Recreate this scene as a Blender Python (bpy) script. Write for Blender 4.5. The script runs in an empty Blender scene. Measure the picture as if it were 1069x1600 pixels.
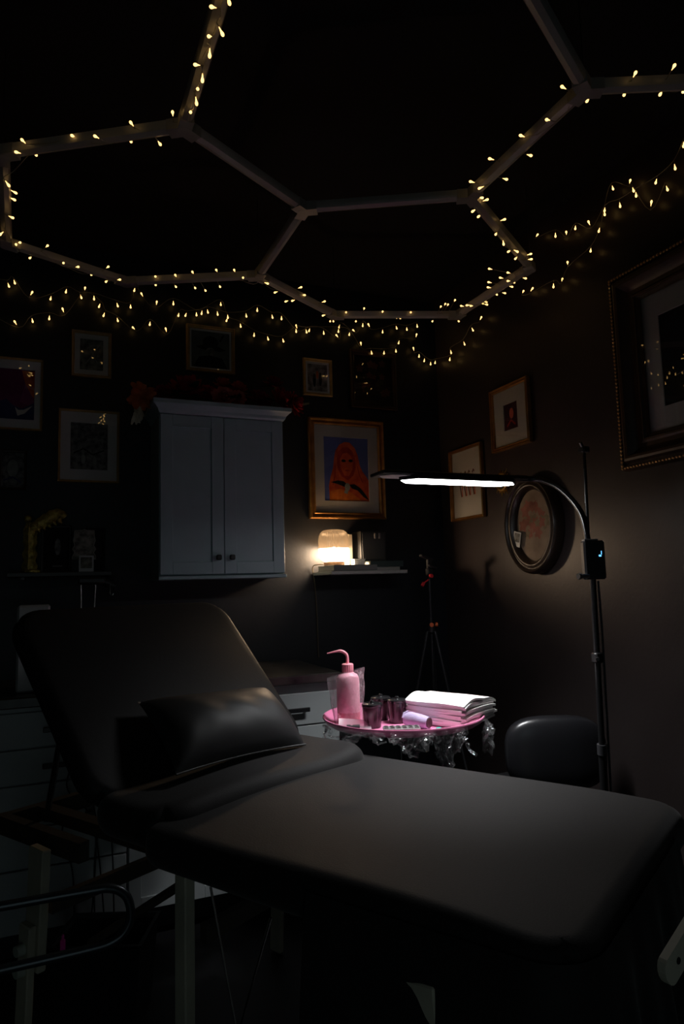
import bpy, bmesh, math, random
from mathutils import Vector, Matrix
random.seed(7)
PI = math.pi
scene = bpy.context.scene
COL = scene.collection

# ---------------------------------------------------------------- camera, world, exposure
cam_data = bpy.data.cameras.new('camera')
cam = bpy.data.objects.new('camera', cam_data)
COL.objects.link(cam)
cam_data.sensor_fit = 'VERTICAL'
cam_data.sensor_height = 36.0
cam_data.lens = 24.0
cam_data.clip_start = 0.05
PITCH, ROLL, YAW = math.radians(6.12), math.radians(-1.57), math.radians(23.0)
def room_axis(x, y, z):
    c, s = math.cos(YAW), math.sin(YAW)
    return Vector((x * c + y * s, -x * s + y * c, z))
_r = Vector((1, 0, 0)); _u = Vector((0, -math.sin(PITCH), math.cos(PITCH))); _f = Vector((0, math.cos(PITCH), math.sin(PITCH)))
_right = room_axis(*(math.cos(ROLL) * _r + math.sin(ROLL) * _u))
_up = room_axis(*(-math.sin(ROLL) * _r + math.cos(ROLL) * _u))
_fwd = room_axis(*_f)
cam.matrix_world = Matrix(((_right.x, _up.x, -_fwd.x, 0), (_right.y, _up.y, -_fwd.y, 0), (_right.z, _up.z, -_fwd.z, 1.3), (0, 0, 0, 1)))
scene.camera = cam
# dim world fill, let in by an unseen doorway added behind the camera
world = bpy.data.worlds.new('world'); scene.world = world
world.use_nodes = True
world.node_tree.nodes['Background'].inputs[0].default_value = (0.78, 0.98, 1.0, 1)
world.node_tree.nodes['Background'].inputs[1].default_value = 0.30
scene.view_settings.view_transform = 'Standard'
scene.view_settings.look = 'None'
scene.view_settings.exposure = 0.0
scene.view_settings.gamma = 1.0
scene.view_settings.use_curve_mapping = False
LED_STRENGTH = 19.0
LED_POWER = 4.7
SHELF_LAMP_STRENGTH = 470.0
FAIRY_STRENGTH = 3.0

# ---------------------------------------------------------------- materials
MATS = {}
def mat(name, col=(.5, .5, .5), rough=.5, metal=0.0, spec=.5, bump=None, var=0.0, vscale=8.0, col2=None, coat=0.0, sheen=0.0):
    if name in MATS: return MATS[name]
    m = bpy.data.materials.new(name); m.use_nodes = True
    nt = m.node_tree; b = nt.nodes['Principled BSDF']
    b.inputs['Base Color'].default_value = (*col, 1)
    b.inputs['Roughness'].default_value = rough
    b.inputs['Metallic'].default_value = metal
    b.inputs['Specular IOR Level'].default_value = spec
    b.inputs['Coat Weight'].default_value = coat
    b.inputs['Sheen Weight'].default_value = sheen
    tc = nt.nodes.new('ShaderNodeTexCoord')
    if var or col2:
        n = nt.nodes.new('ShaderNodeTexNoise'); n.inputs['Scale'].default_value = vscale; n.inputs['Detail'].default_value = 5
        nt.links.new(tc.outputs['Object'], n.inputs['Vector'])
        r = nt.nodes.new('ShaderNodeValToRGB')
        c2 = col2 if col2 else tuple(c * (1 - var) for c in col)
        r.color_ramp.elements[0].position = .35; r.color_ramp.elements[1].position = .65
        r.color_ramp.elements[0].color = (*c2, 1); r.color_ramp.elements[1].color = (*col, 1)
        nt.links.new(n.outputs['Fac'], r.inputs['Fac']); nt.links.new(r.outputs['Color'], b.inputs['Base Color'])
    if bump:
        n2 = nt.nodes.new('ShaderNodeTexNoise'); n2.inputs['Scale'].default_value = bump[0]; n2.inputs['Detail'].default_value = 4
        nt.links.new(tc.outputs['Object'], n2.inputs['Vector'])
        bp = nt.nodes.new('ShaderNodeBump'); bp.inputs['Strength'].default_value = bump[1]; bp.inputs['Distance'].default_value = bump[2] if len(bump) > 2 else .01
        nt.links.new(n2.outputs['Fac'], bp.inputs['Height']); nt.links.new(bp.outputs['Normal'], b.inputs['Normal'])
    MATS[name] = m
    return m
def emit(name, col, strength):
    m = bpy.data.materials.new(name); m.use_nodes = True
    nt = m.node_tree; nt.nodes.remove(nt.nodes['Principled BSDF'])
    e = nt.nodes.new('ShaderNodeEmission'); e.inputs[0].default_value = (*col, 1); e.inputs[1].default_value = strength
    nt.links.new(e.outputs[0], nt.nodes['Material Output'].inputs['Surface'])
    MATS[name] = m
    return m
def film(name, tint=(1, 1, 1), ior=1.5, rough=0.0, body=0.0, body_col=(.8, .8, .8), bump=None):
    """clear pane or foil: straight-through light, a mirror layer by Fresnel, a little milky body"""
    m = bpy.data.materials.new(name); m.use_nodes = True
    nt = m.node_tree; nt.nodes.remove(nt.nodes['Principled BSDF'])
    t = nt.nodes.new('ShaderNodeBsdfTransparent'); t.inputs[0].default_value = (*tint, 1)
    g = nt.nodes.new('ShaderNodeBsdfGlossy'); g.inputs['Roughness'].default_value = rough
    # Schlick reflectance from the angle of view, the same from either side of the pane
    f0 = ((ior - 1) / (ior + 1)) ** 2
    ge = nt.nodes.new('ShaderNodeNewGeometry'); dt_ = nt.nodes.new('ShaderNodeVectorMath'); dt_.operation = 'DOT_PRODUCT'
    nt.links.new(ge.outputs['Incoming'], dt_.inputs[0]); nt.links.new(ge.outputs['Normal'], dt_.inputs[1])
    def mth(op, x, y=None):
        n = nt.nodes.new('ShaderNodeMath'); n.operation = op
        for i, q in enumerate((x, y)):
            if q is None: continue
            if isinstance(q, (int, float)): n.inputs[i].default_value = q
            else: nt.links.new(q, n.inputs[i])
        return n.outputs[0]
    pw_ = mth('POWER', mth('SUBTRACT', 1.0, mth('ABSOLUTE', dt_.outputs['Value'])), 5.0)
    fac = mth('ADD', f0, mth('MULTIPLY', pw_, 1 - f0))
    mx = nt.nodes.new('ShaderNodeMixShader')
    nt.links.new(fac, mx.inputs[0])
    base = t.outputs[0]
    if body:
        tl = nt.nodes.new('ShaderNodeBsdfTranslucent'); tl.inputs[0].default_value = (*body_col, 1)
        df = nt.nodes.new('ShaderNodeBsdfDiffuse'); df.inputs[0].default_value = (*body_col, 1)
        a = nt.nodes.new('ShaderNodeMixShader'); a.inputs[0].default_value = .5
        nt.links.new(tl.outputs[0], a.inputs[1]); nt.links.new(df.outputs[0], a.inputs[2])
        b2 = nt.nodes.new('ShaderNodeMixShader'); b2.inputs[0].default_value = body
        nt.links.new(t.outputs[0], b2.inputs[1]); nt.links.new(a.outputs[0], b2.inputs[2]); base = b2.outputs[0]
    nt.links.new(base, mx.inputs[1]); nt.links.new(g.outputs[0], mx.inputs[2])
    if bump:
        tc = nt.nodes.new('ShaderNodeTexCoord'); n2 = nt.nodes.new('ShaderNodeTexNoise'); n2.inputs['Scale'].default_value = bump[0]
        nt.links.new(tc.outputs['Object'], n2.inputs['Vector'])
        bp = nt.nodes.new('ShaderNodeBump'); bp.inputs['Strength'].default_value = bump[1]; bp.inputs['Distance'].default_value = .01
        nt.links.new(n2.outputs['Fac'], bp.inputs['Height']); nt.links.new(bp.outputs['Normal'], g.inputs['Normal']); nt.links.new(bp.outputs['Normal'], dt_.inputs[1])
    nt.links.new(mx.outputs[0], nt.nodes['Material Output'].inputs['Surface'])
    MATS[name] = m
    return m

wall_paint = mat('black_satin_wall_paint', (.0330, .0255, .0247), .40, spec=.25, bump=(60, .12, .004), var=.2, vscale=3)
back_paint = mat('black_blue_wall_paint', (.0085, .0105, .0150), .5, spec=.4, bump=(60, .12, .004), var=.2, vscale=3)
ceil_paint = mat('black_ceiling_paint', (.006, .006, .007), .8, spec=.2)
floor_mat = mat('black_floor', (.008, .008, .009), .55, spec=.3, bump=(20, .1))
cab_paint = mat('grey_cabinet_paint', (.31, .43, .475), .42, spec=.5, bump=(90, .05, .002), var=.06)
cab_low = mat('pale_cabinet_paint', (.42, .45, .46), .5, spec=.4, var=.06)
black_metal = mat('black_metal', (.012, .012, .013), .35, spec=.5)
black_plastic = mat('black_plastic', (.012, .012, .014), .4)
steel = mat('steel', (.6, .6, .6), .25, metal=1)
gold = mat('gold_frame', (.42, .20, .055), .34, metal=.75, bump=(40, .25, .003), var=.35, vscale=20)
gold_dull = mat('dull_gold_frame', (.50, .32, .11), .45, metal=.3, bump=(50, .2, .003), var=.3, vscale=20)
pale_gold = mat('pale_wood_frame', (.46, .31, .14), .45, metal=.2, var=.25, vscale=25)
dark_wood = mat('dark_wood_frame', (.05, .025, .014), .4, spec=.5, bump=(30, .3, .004), var=.5, vscale=14)
mat_board = mat('cream_mat_board', (.40, .385, .345), .9, spec=.1, var=.05)
white_mat = mat('white_mat_board', (.55, .56, .57), .9, spec=.1, var=.05)
dimmed_mat = mat('dimmed_mat_board', (.30, .30, .30), .9, spec=.1, var=.05)  # white mat, darkened in colour for the dimmer light on the big frame
white_mat.node_tree.nodes['Principled BSDF'].inputs['Roughness'].default_value = .9
glass = film('picture_glass', ior=1.6)
bed_fabric = mat('black_bed_sheet', (.0150, .0133, .0137), .68, spec=.22, bump=(260, .25, .002), sheen=.12)
vinyl = mat('black_vinyl', (.0085, .0085, .0095), .55, spec=.25, bump=(120, .12, .002))
leather = mat('black_leather', (.024, .024, .025), .52, spec=.5, bump=(9, .03, .02))
beech = mat('pale_beech', (.50, .48, .38), .5, spec=.3, bump=(8, .1), var=.2, vscale=12)
stone = mat('dark_veined_counter', (.05, .045, .04), .35, spec=.5, col2=(.008, .008, .009), vscale=9)
pink = mat('pink_plastic', (.88, .27, .48), .3, spec=.5)
glossy_vinyl = mat('glossy_black_vinyl', (.012, .012, .014), .30, spec=.6, bump=(120, .08, .002))
pink_soft = mat('pink_bottle_plastic', (.93, .44, .54), .42, spec=.4)
pink_dark = mat('pink_liquid', (.82, .24, .32), .35)
pink_cap = mat('pink_cap_plastic', (.93, .34, .42), .4)
white_paper = mat('white_paper', (.82, .80, .79), .95, spec=.05, bump=(160, .3, .002))
cream_plastic = mat('off_white_tube', (.27, .26, .25), .4, spec=.4)
wire_mat = mat('clear_wire', (.22, .20, .14), .35, spec=.6)
cling = film('cling_film', ior=2.3, rough=.08, body=.07, body_col=(.9, .9, .92), bump=(55, 1.0))
bag_film = film('clear_bag_film', ior=2.0, rough=.12, body=.14, body_col=(.75, .72, .78), bump=(30, .9))
fairy = emit('fairy_bulb_glow', (1.0, .58, .18), FAIRY_STRENGTH)
led = emit('led_diffuser_glow', (.97, .985, 1.0), LED_STRENGTH)

# ---------------------------------------------------------------- builders
class Mesh:
    def __init__(self): self.v = []; self.f = []; self.mi = []; self.cur = 0; self.mats = []
    def add(self, verts, faces):
        o = len(self.v); self.v += [Vector(p) for p in verts]
        for f in faces: self.f.append([o + i for i in f]); self.mi.append(self.cur)
        return self
    def box(self, c, s, M=None):
        c = Vector(c); h = Vector(s) / 2
        vs = [Vector((x * h.x, y * h.y, z * h.z)) for x in (-1, 1) for y in (-1, 1) for z in (-1, 1)]
        vs = [(M @ p if M else p) + c for p in vs]
        return self.add(vs, [(0, 1, 3, 2), (4, 6, 7, 5), (0, 4, 5, 1), (2, 3, 7, 6), (0, 2, 6, 4), (1, 5, 7, 3)])
    def bbox(self, c, s, bv=.004, M=None):
        """box with chamfered edges"""
        c = Vector(c); h = Vector(s) / 2; b = min(bv, min(h) * .9)
        vs = []; idx = {}
        for sx in (-1, 1):
            for sy in (-1, 1):
                for sz in (-1, 1):
                    for ax in range(3):
                        p = [sx * (h.x - b), sy * (h.y - b), sz * (h.z - b)]; p[ax] = (sx, sy, sz)[ax] * h[ax]
                        p = Vector(p); idx[(sx, sy, sz, ax)] = len(vs); vs.append((M @ p if M else p) + c)
        fs = []
        for ax in range(3):
            o1, o2 = [a for a in range(3) if a != ax]
            for s in (-1, 1):
                q = []
                for a, d in ((-1, -1), (1, -1), (1, 1), (-1, 1)):
                    k = [0, 0, 0]; k[ax] = s; k[o1] = a; k[o2] = d; q.append(idx[(*k, ax)])
                fs.append(q if (s > 0) == (ax != 1) else q[::-1])
        for ax in range(3):
            o1, o2 = [a for a in range(3) if a != ax]
            for a in (-1, 1):
                for d in (-1, 1):
                    def k(sv, axis):
                        t = [0, 0, 0]; t[ax] = sv; t[o1] = a; t[o2] = d; return idx[(*t, axis)]
                    fs.append([k(-1, o1), k(1, o1), k(1, o2), k(-1, o2)])
        for sx in (-1, 1):
            for sy in (-1, 1):
                for sz in (-1, 1): fs.append([idx[(sx, sy, sz, a)] for a in range(3)])
        return self.add(vs, fs)
    def tube(self, pts, r, seg=8, cap=True):
        pts = [Vector(p) for p in pts]; n = len(pts); rs = r if isinstance(r, (list, tuple)) else [r] * n
        vs = []; t0 = (pts[1] - pts[0]).normalized()
        a = t0.orthogonal().normalized()
        for i, p in enumerate(pts):
            t = (pts[min(i + 1, n - 1)] - pts[max(i - 1, 0)])
            t = t.normalized() if t.length > 1e-9 else t0
            a = a - t * a.dot(t)
            a = a.normalized() if a.length > 1e-6 else t.orthogonal().normalized()
            b = t.cross(a)
            for k in range(seg):
                g = 2 * PI * k / seg; vs.append(p + (a * math.cos(g) + b * math.sin(g)) * rs[i])
        fs = [(i * seg + k, i * seg + (k + 1) % seg, (i + 1) * seg + (k + 1) % seg, (i + 1) * seg + k) for i in range(n - 1) for k in range(seg)]
        if cap: fs += [tuple(range(seg))[::-1], tuple((n - 1) * seg + k for k in range(seg))]
        return self.add(vs, fs)
    def cyl(self, p0, p1, r0, r1=None, seg=16): return self.tube([p0, p1], [r0, r0 if r1 is None else r1], seg)
    def lathe(self, prof, c=(0, 0, 0), seg=32, M=None, rib=0.0, nrib=0, sy=1.0, cap=True):
        c = Vector(c); vs = []
        for r, z in prof:
            for k in range(seg):
                g = 2 * PI * k / seg; rr = r * (1 + rib * math.cos(nrib * g)) if nrib else r
                p = Vector((rr * math.cos(g), rr * math.sin(g) * sy, z)); vs.append((M @ p if M else p) + c)
        n = len(prof)
        fs = [(i * seg + k, i * seg + (k + 1) % seg, (i + 1) * seg + (k + 1) % seg, (i + 1) * seg + k) for i in range(n - 1) for k in range(seg)]
        if cap: fs += [tuple(range(seg))[::-1], tuple((n - 1) * seg + k for k in range(seg))]
        return self.add(vs, fs)
    def grid(self, fn, nu, nv):
        vs = [fn(i / nu, j / nv) for j in range(nv + 1) for i in range(nu + 1)]
        fs = [(j * (nu + 1) + i, j * (nu + 1) + i + 1, (j + 1) * (nu + 1) + i + 1, (j + 1) * (nu + 1) + i) for j in range(nv) for i in range(nu)]
        return self.add(vs, fs)
    def poly(self, pts): return self.add(pts, [tuple(range(len(pts)))])
    def prism(self, pts, d):
        n = len(pts); d = Vector(d); a = [Vector(p) for p in pts]
        return self.add(a + [p + d for p in a], [tuple(range(n))[::-1], tuple(range(n, 2 * n))] + [(i, (i + 1) % n, n + (i + 1) % n, n + i) for i in range(n)])
    def obj(self, name, material, parent=None, local=False, smooth=True, ang=40):
        me = bpy.data.meshes.new(name)
        vs = self.v
        if parent is not None and not local:
            Mi = XF[parent.name].inverted(); vs = [Mi @ p for p in vs]
        me.from_pydata([tuple(p) for p in vs], [], self.f)
        ms = material if isinstance(material, (list, tuple)) else [material]
        for m in ms: me.materials.append(m)
        for p, i in zip(me.polygons, self.mi): p.material_index = min(i, len(ms) - 1)
        bm = bmesh.new(); bm.from_mesh(me); bmesh.ops.recalc_face_normals(bm, faces=bm.faces); bm.to_mesh(me); bm.free()
        if smooth:
            me.shade_smooth()
            try: me.set_sharp_from_angle(angle=math.radians(ang))
            except Exception: pass
        o = bpy.data.objects.new(name, me); COL.objects.link(o)
        if parent is not None: o.parent = parent
        XF[o.name] = (XF[parent.name].copy() if parent is not None else Matrix.Identity(4))
        return o
XF = {}
def tag(o, label, cat, group=None):
    o['label'] = label; o['category'] = cat
    if group: o['group'] = group
    return o
def thing(name, label, cat, loc=(0, 0, 0), rot=None, group=None):
    o = bpy.data.objects.new(name, None); COL.objects.link(o); o.empty_display_size = .05
    M = Matrix.Translation(Vector(loc))
    if rot is not None: M = M @ (rot.to_4x4() if isinstance(rot, Matrix) else Matrix.Rotation(rot, 4, 'Z'))
    o.matrix_world = M; o.location, o.rotation_euler = M.to_translation(), M.to_euler()
    XF[o.name] = M
    return tag(o, label, cat, group)
def struct(o): o['kind'] = 'structure'; return o
def spline(pts, n=6):
    P = [Vector(p) for p in pts]; out = []
    for i in range(len(P) - 1):
        p0 = P[max(i - 1, 0)]; p1 = P[i]; p2 = P[i + 1]; p3 = P[min(i + 2, len(P) - 1)]
        for k in range(n):
            t = k / n
            out.append(.5 * ((2 * p1) + (p2 - p0) * t + (2 * p0 - 5 * p1 + 4 * p2 - p3) * t * t + (3 * p1 - p0 - 3 * p2 + p3) * t ** 3))
    out.append(P[-1]); return out
def share(o, parent, M, name=None):
    """linked copy of a mesh object under a parent (matrix in the parent's space)"""
    c = bpy.data.objects.new(name or o.name.split('.')[0], o.data); COL.objects.link(c); c.parent = parent; c.matrix_local = M
    return c

# ---------------------------------------------------------------- the room
YB, XR, XL, YF, ZC = 3.37, 2.06, -1.35, -1.25, 2.95
struct(Mesh().box(((XL + XR) / 2, (YB + YF) / 2, -.05), (XR - XL + .4, YB - YF + .4, .1)).obj('floor', floor_mat))
struct(Mesh().box(((XL + XR) / 2, (YB + YF) / 2, ZC + .05), (XR - XL + .4, YB - YF + .4, .1)).obj('ceiling', ceil_paint))
struct(Mesh().box(((XL + XR) / 2, YB + .05, ZC / 2), (XR - XL + .2, .1, ZC)).obj('wall_back', back_paint))
struct(Mesh().box((XR + .05, (YB + YF) / 2, ZC / 2), (.1, YB - YF, ZC)).obj('wall_right', wall_paint))
struct(Mesh().box((XL - .05, (YB + YF) / 2, ZC / 2), (.1, YB - YF, ZC)).obj('wall_left', wall_paint))
fw = Mesh()                                   # wall behind the camera, with an unseen doorway added to let dim fill in
fw.box((-1.0, YF - .05, ZC / 2), (.7, .1, ZC))
fw.box(((XR + .35) / 2, YF - .05, ZC / 2), (XR - .35, .1, ZC))
fw.box((-.15, YF - .05, (ZC + 2.05) / 2), (1.0, .1, ZC - 2.05))
struct(fw.obj('wall_front', wall_paint))
dt = Mesh()
dt.box((-.69, YF + .012, 1.04), (.08, .024, 2.08)); dt.box((.39, YF + .012, 1.04), (.08, .024, 2.08)); dt.box((-.15, YF + .012, 2.09), (1.0, .024, .08))
struct(dt.obj('trim_1', black_plastic))
struct(Mesh().box((XR - .008, 1.0, .05), (.014, 4.4, .1)).obj('baseboard_right', black_plastic))

# ---------------------------------------------------------------- hexagon tube lights under the ceiling
ZH = 2.6
HEX = {'A': (-0.158, 2.122), 'B': (0.320, 1.817), 'C': (0.778, 2.097), 'D': (0.772, 2.644), 'E': (0.266, 2.887), 'F': (-0.180, 2.698), 'G': (1.280, 1.829), 'H': (1.816, 2.193), 'I': (1.804, 2.734), 'J': (1.234, 2.931), 'K': (1.284, 1.291), 'M': (1.794, 1.059), 'N': (0.323, 1.258), 'O': (0.799, 1.012)}
BAR_BULBS = [
(0.332,1.332,2.566, 0.323,1.320,2.579),
(0.300,1.358,2.566, 0.322,1.370,2.579),
(0.337,1.421,2.566, 0.322,1.409,2.579),
(0.311,1.440,2.566, 0.322,1.452,2.579),
(0.324,1.495,2.566, 0.322,1.483,2.579),
(0.299,1.537,2.566, 0.322,1.549,2.579),
(0.324,1.581,2.566, 0.322,1.569,2.579),
(0.319,1.616,2.566, 0.321,1.628,2.579),
(0.326,1.668,2.566, 0.321,1.656,2.579),
(0.318,1.708,2.566, 0.321,1.720,2.579),
(0.339,1.822,2.600, 0.331,1.806,2.600),
(0.281,1.773,2.600, 0.290,1.813,2.600),
(0.268,1.921,2.600, 0.247,1.889,2.600),
(0.180,1.856,2.600, 0.192,1.874,2.600),
(0.187,1.936,2.600, 0.183,1.930,2.600),
(0.089,1.900,2.566, 0.128,1.940,2.579),
(0.030,1.971,2.600, 0.033,1.975,2.600),
(-0.102,2.042,2.600, -0.093,2.056,2.600),
(-0.068,2.098,2.600, -0.072,2.092,2.600),
(-0.117,2.052,2.566, -0.087,2.077,2.579),
(-0.148,2.236,2.566, -0.162,2.223,2.579),
(-0.134,2.335,2.600, -0.145,2.334,2.600),
(-0.140,2.380,2.600, -0.147,2.380,2.600),
(-0.147,2.437,2.566, -0.171,2.448,2.579),
(-0.191,2.570,2.566, -0.175,2.559,2.579),
(-0.144,2.631,2.566, -0.141,2.714,2.579),
(-0.161,2.737,2.600, -0.158,2.730,2.600),
(-0.134,2.681,2.600, -0.139,2.692,2.600),
(-0.103,2.797,2.600, -0.087,2.760,2.600),
(-0.040,2.673,2.600, -0.062,2.725,2.600),
(0.017,2.726,2.566, 0.008,2.777,2.579),
(0.070,2.741,2.566, 0.036,2.790,2.579),
(0.126,2.868,2.600, 0.132,2.853,2.600),
(0.184,2.774,2.600, 0.164,2.821,2.600),
(0.231,2.803,2.566, 0.195,2.857,2.579),
(0.186,2.916,2.600, 0.200,2.882,2.600),
(0.384,2.879,2.600, 0.374,2.859,2.600),
(0.373,2.799,2.600, 0.378,2.810,2.600),
(0.468,2.869,2.600, 0.447,2.824,2.600),
(0.448,2.759,2.600, 0.455,2.774,2.600),
(0.548,2.854,2.600, 0.517,2.790,2.600),
(0.509,2.707,2.600, 0.525,2.740,2.600),
(0.595,2.865,2.600, 0.551,2.774,2.600),
(0.646,2.806,2.600, 0.616,2.743,2.600),
(0.597,2.657,2.600, 0.616,2.696,2.600),
(0.666,2.633,2.600, 0.681,2.665,2.600),
(0.699,2.619,2.566, 0.712,2.673,2.579),
(0.808,2.637,2.566, 0.787,2.654,2.579),
(0.888,2.783,2.600, 0.907,2.753,2.600),
(0.978,2.696,2.600, 0.955,2.733,2.600),
(1.020,2.766,2.600, 1.017,2.771,2.600),
(0.963,2.859,2.600, 0.995,2.808,2.600),
(0.989,2.842,2.600, 1.006,2.814,2.600),
(1.130,2.801,2.600, 1.112,2.830,2.600),
(1.184,2.956,2.600, 1.198,2.933,2.600),
(1.243,3.012,2.600, 1.215,2.935,2.600),
(1.258,3.007,2.600, 1.218,2.933,2.600),
(1.274,2.884,2.600, 1.278,2.893,2.600),
(1.364,2.971,2.600, 1.344,2.915,2.600),
(1.337,2.814,2.600, 1.355,2.867,2.600),
(1.437,2.819,2.600, 1.443,2.836,2.600),
(1.535,2.861,2.600, 1.531,2.851,2.600),
(1.556,2.862,2.600, 1.550,2.844,2.600),
(1.570,2.782,2.600, 1.573,2.792,2.600),
(1.728,2.846,2.600, 1.709,2.789,2.600),
(1.673,2.674,2.600, 1.699,2.748,2.600),
(1.677,2.641,2.600, 1.713,2.743,2.600),
(1.693,2.643,2.600, 1.726,2.739,2.600),
(1.697,2.588,2.600, 1.746,2.732,2.600),
(1.854,2.803,2.600, 1.792,2.757,2.600),
(1.762,2.635,2.600, 1.785,2.636,2.600),
(1.869,2.582,2.600, 1.828,2.581,2.600),
(1.841,2.576,2.600, 1.828,2.576,2.600),
(1.849,2.558,2.600, 1.829,2.557,2.600),
(1.737,2.551,2.566, 1.808,2.541,2.579),
(1.758,2.551,2.566, 1.807,2.564,2.579),
(1.844,2.470,2.600, 1.831,2.470,2.600),
(1.872,2.446,2.600, 1.831,2.445,2.600),
(1.764,2.420,2.600, 1.790,2.420,2.600),
(1.861,2.379,2.600, 1.833,2.378,2.600),
(1.736,2.375,2.600, 1.791,2.376,2.600),
(1.841,2.338,2.600, 1.834,2.338,2.600),
(1.758,2.321,2.600, 1.792,2.322,2.600),
(1.865,2.289,2.600, 1.835,2.289,2.600),
(1.761,2.275,2.566, 1.814,2.288,2.579),
(1.759,2.269,2.600, 1.793,2.270,2.600),
(1.663,2.266,2.600, 1.793,2.269,2.600),
(1.744,2.101,2.600, 1.736,2.113,2.600),
(1.728,2.080,2.566, 1.713,2.123,2.579),
(1.666,2.097,2.566, 1.679,2.100,2.579),
(1.647,2.113,2.600, 1.652,2.107,2.600),
(1.635,2.047,2.566, 1.614,2.056,2.579),
(1.549,2.015,2.566, 1.540,2.006,2.579),
(1.478,1.965,2.566, 1.489,1.971,2.579),
(1.484,1.919,2.600, 1.473,1.935,2.600),
(1.384,1.933,2.600, 1.387,1.927,2.600),
(1.345,1.911,2.600, 1.351,1.903,2.600),
(1.349,1.833,2.600, 1.341,1.845,2.600),
(1.326,1.829,2.600, 1.323,1.833,2.600),
(1.238,1.762,2.600, 1.260,1.762,2.600),
(1.253,1.736,2.566, 1.281,1.724,2.579),
(1.339,1.710,2.600, 1.302,1.710,2.600),
(1.226,1.638,2.600, 1.261,1.638,2.600),
(1.334,1.580,2.600, 1.303,1.580,2.600),
(1.247,1.513,2.600, 1.262,1.514,2.600),
(1.240,1.392,2.566, 1.283,1.404,2.579),
(1.226,1.310,2.600, 1.263,1.317,2.600),
(1.326,1.327,2.600, 1.318,1.298,2.600),
(1.371,1.202,2.600, 1.381,1.224,2.600),
(1.403,1.271,2.600, 1.399,1.262,2.600),
(1.446,1.147,2.600, 1.464,1.186,2.600),
(1.496,1.236,2.600, 1.489,1.221,2.600),
(1.545,1.204,2.600, 1.542,1.197,2.600),
]
SWAGS = {
'upper_back': [(-0.309,3.338,2.708), (-0.208,3.338,2.702), (-0.184,3.338,2.721), (-0.111,3.338,2.686), (-0.032,3.338,2.666), (0.034,3.338,2.710), (0.102,3.338,2.692), (0.159,3.338,2.694), (0.267,3.338,2.674), (0.327,3.338,2.676), (0.344,3.338,2.763), (0.378,3.338,2.751), (0.451,3.338,2.719), (0.532,3.338,2.721), (0.647,3.338,2.679), (0.705,3.338,2.701), (0.755,3.338,2.697), (0.808,3.338,2.687), (0.906,3.338,2.707), (0.965,3.338,2.746), (1.048,3.338,2.719), (1.098,3.338,2.718), (1.180,3.338,2.690), (1.253,3.338,2.671), (1.338,3.338,2.667), (1.413,3.338,2.665), (1.430,3.338,2.714), (1.515,3.338,2.707), (1.574,3.338,2.740), (1.610,3.338,2.752), (1.697,3.338,2.718), (1.788,3.338,2.752), (1.854,3.338,2.753), (1.923,3.338,2.780)],
'lower_back': [(-0.292,3.338,2.545), (-0.180,3.338,2.536), (-0.106,3.338,2.548), (-0.036,3.338,2.570), (0.021,3.338,2.624), (0.118,3.338,2.742), (0.182,3.338,2.659), (0.203,3.338,2.617), (0.268,3.338,2.600), (0.339,3.338,2.574), (0.418,3.338,2.600), (0.495,3.338,2.587), (0.557,3.338,2.664), (0.592,3.338,2.669), (0.673,3.338,2.690), (0.772,3.338,2.751), (0.801,3.338,2.669), (0.875,3.338,2.648), (0.946,3.338,2.608), (1.022,3.338,2.597), (1.106,3.338,2.596), (1.179,3.338,2.658), (1.238,3.338,2.662), (1.425,3.338,2.688), (1.490,3.338,2.678), (1.559,3.338,2.638), (1.624,3.338,2.587), (1.701,3.338,2.595), (1.778,3.338,2.615), (1.797,3.338,2.666), (1.916,3.338,2.730)],
'corner': [(1.892,3.338,2.646), (1.927,3.338,2.601), (1.960,3.338,2.578), (2.002,3.338,2.563), (2.028,3.331,2.571), (2.028,3.173,2.539), (2.028,3.156,2.574), (2.028,3.020,2.576), (2.028,2.936,2.624), (2.028,2.856,2.663)],
'lower_right': [(2.028,2.509,2.659), (2.028,2.444,2.644), (2.028,2.303,2.593), (2.028,2.244,2.602), (2.028,2.206,2.661), (2.028,2.069,2.647), (2.028,2.017,2.707), (2.028,1.980,2.759), (2.028,1.928,2.839), (2.028,1.841,2.822), (2.028,1.829,2.774), (2.028,1.752,2.685), (2.028,1.679,2.693)],
'upper_right': [(2.028,2.387,2.878), (2.028,2.270,2.813), (2.028,2.202,2.796), (2.028,2.147,2.785), (2.028,2.069,2.773), (2.028,1.979,2.775), (2.028,1.899,2.750), (2.028,1.819,2.748), (2.028,1.726,2.747), (2.028,1.640,2.751), (2.028,1.599,2.810)],
}

hexa = thing('hexagon_ceiling_light', 'unlit off-white tubes joined into large hexagons below the black ceiling', 'ceiling light', (.8, 2.0, ZH))
HV = {k: Vector((*p, ZH)) for k, p in HEX.items()}
for a, b in ('AB', 'BC', 'CD', 'DE', 'EF', 'FA', 'CG', 'GH', 'HI', 'IJ', 'JD', 'GK', 'KM', 'KO', 'BN', 'NO'):
    p, q = HV[a], HV[b]; d = (q - p).normalized(); s = d.cross(Vector((0, 0, 1)))
    m = Mesh()
    prof = [(-.019, .012), (-.019, -.002), (-.014, -.012), (0, -.018), (.014, -.012), (.019, -.002), (.019, .012)]
    p0, p1 = p + d * .032, q - d * .032
    vs = [p0 + s * x + Vector((0, 0, z)) for x, z in prof] + [p1 + s * x + Vector((0, 0, z)) for x, z in prof]
    n = len(prof)
    m.add(vs, [tuple(range(n)), tuple(range(n, 2 * n))] + [(i, (i + 1) % n, n + (i + 1) % n, n + i) for i in range(n)])
    m.obj('tube', cream_plastic, hexa)
joint = mat('grey_joint', (.22, .21, .20), .4)
NB = {}
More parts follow.
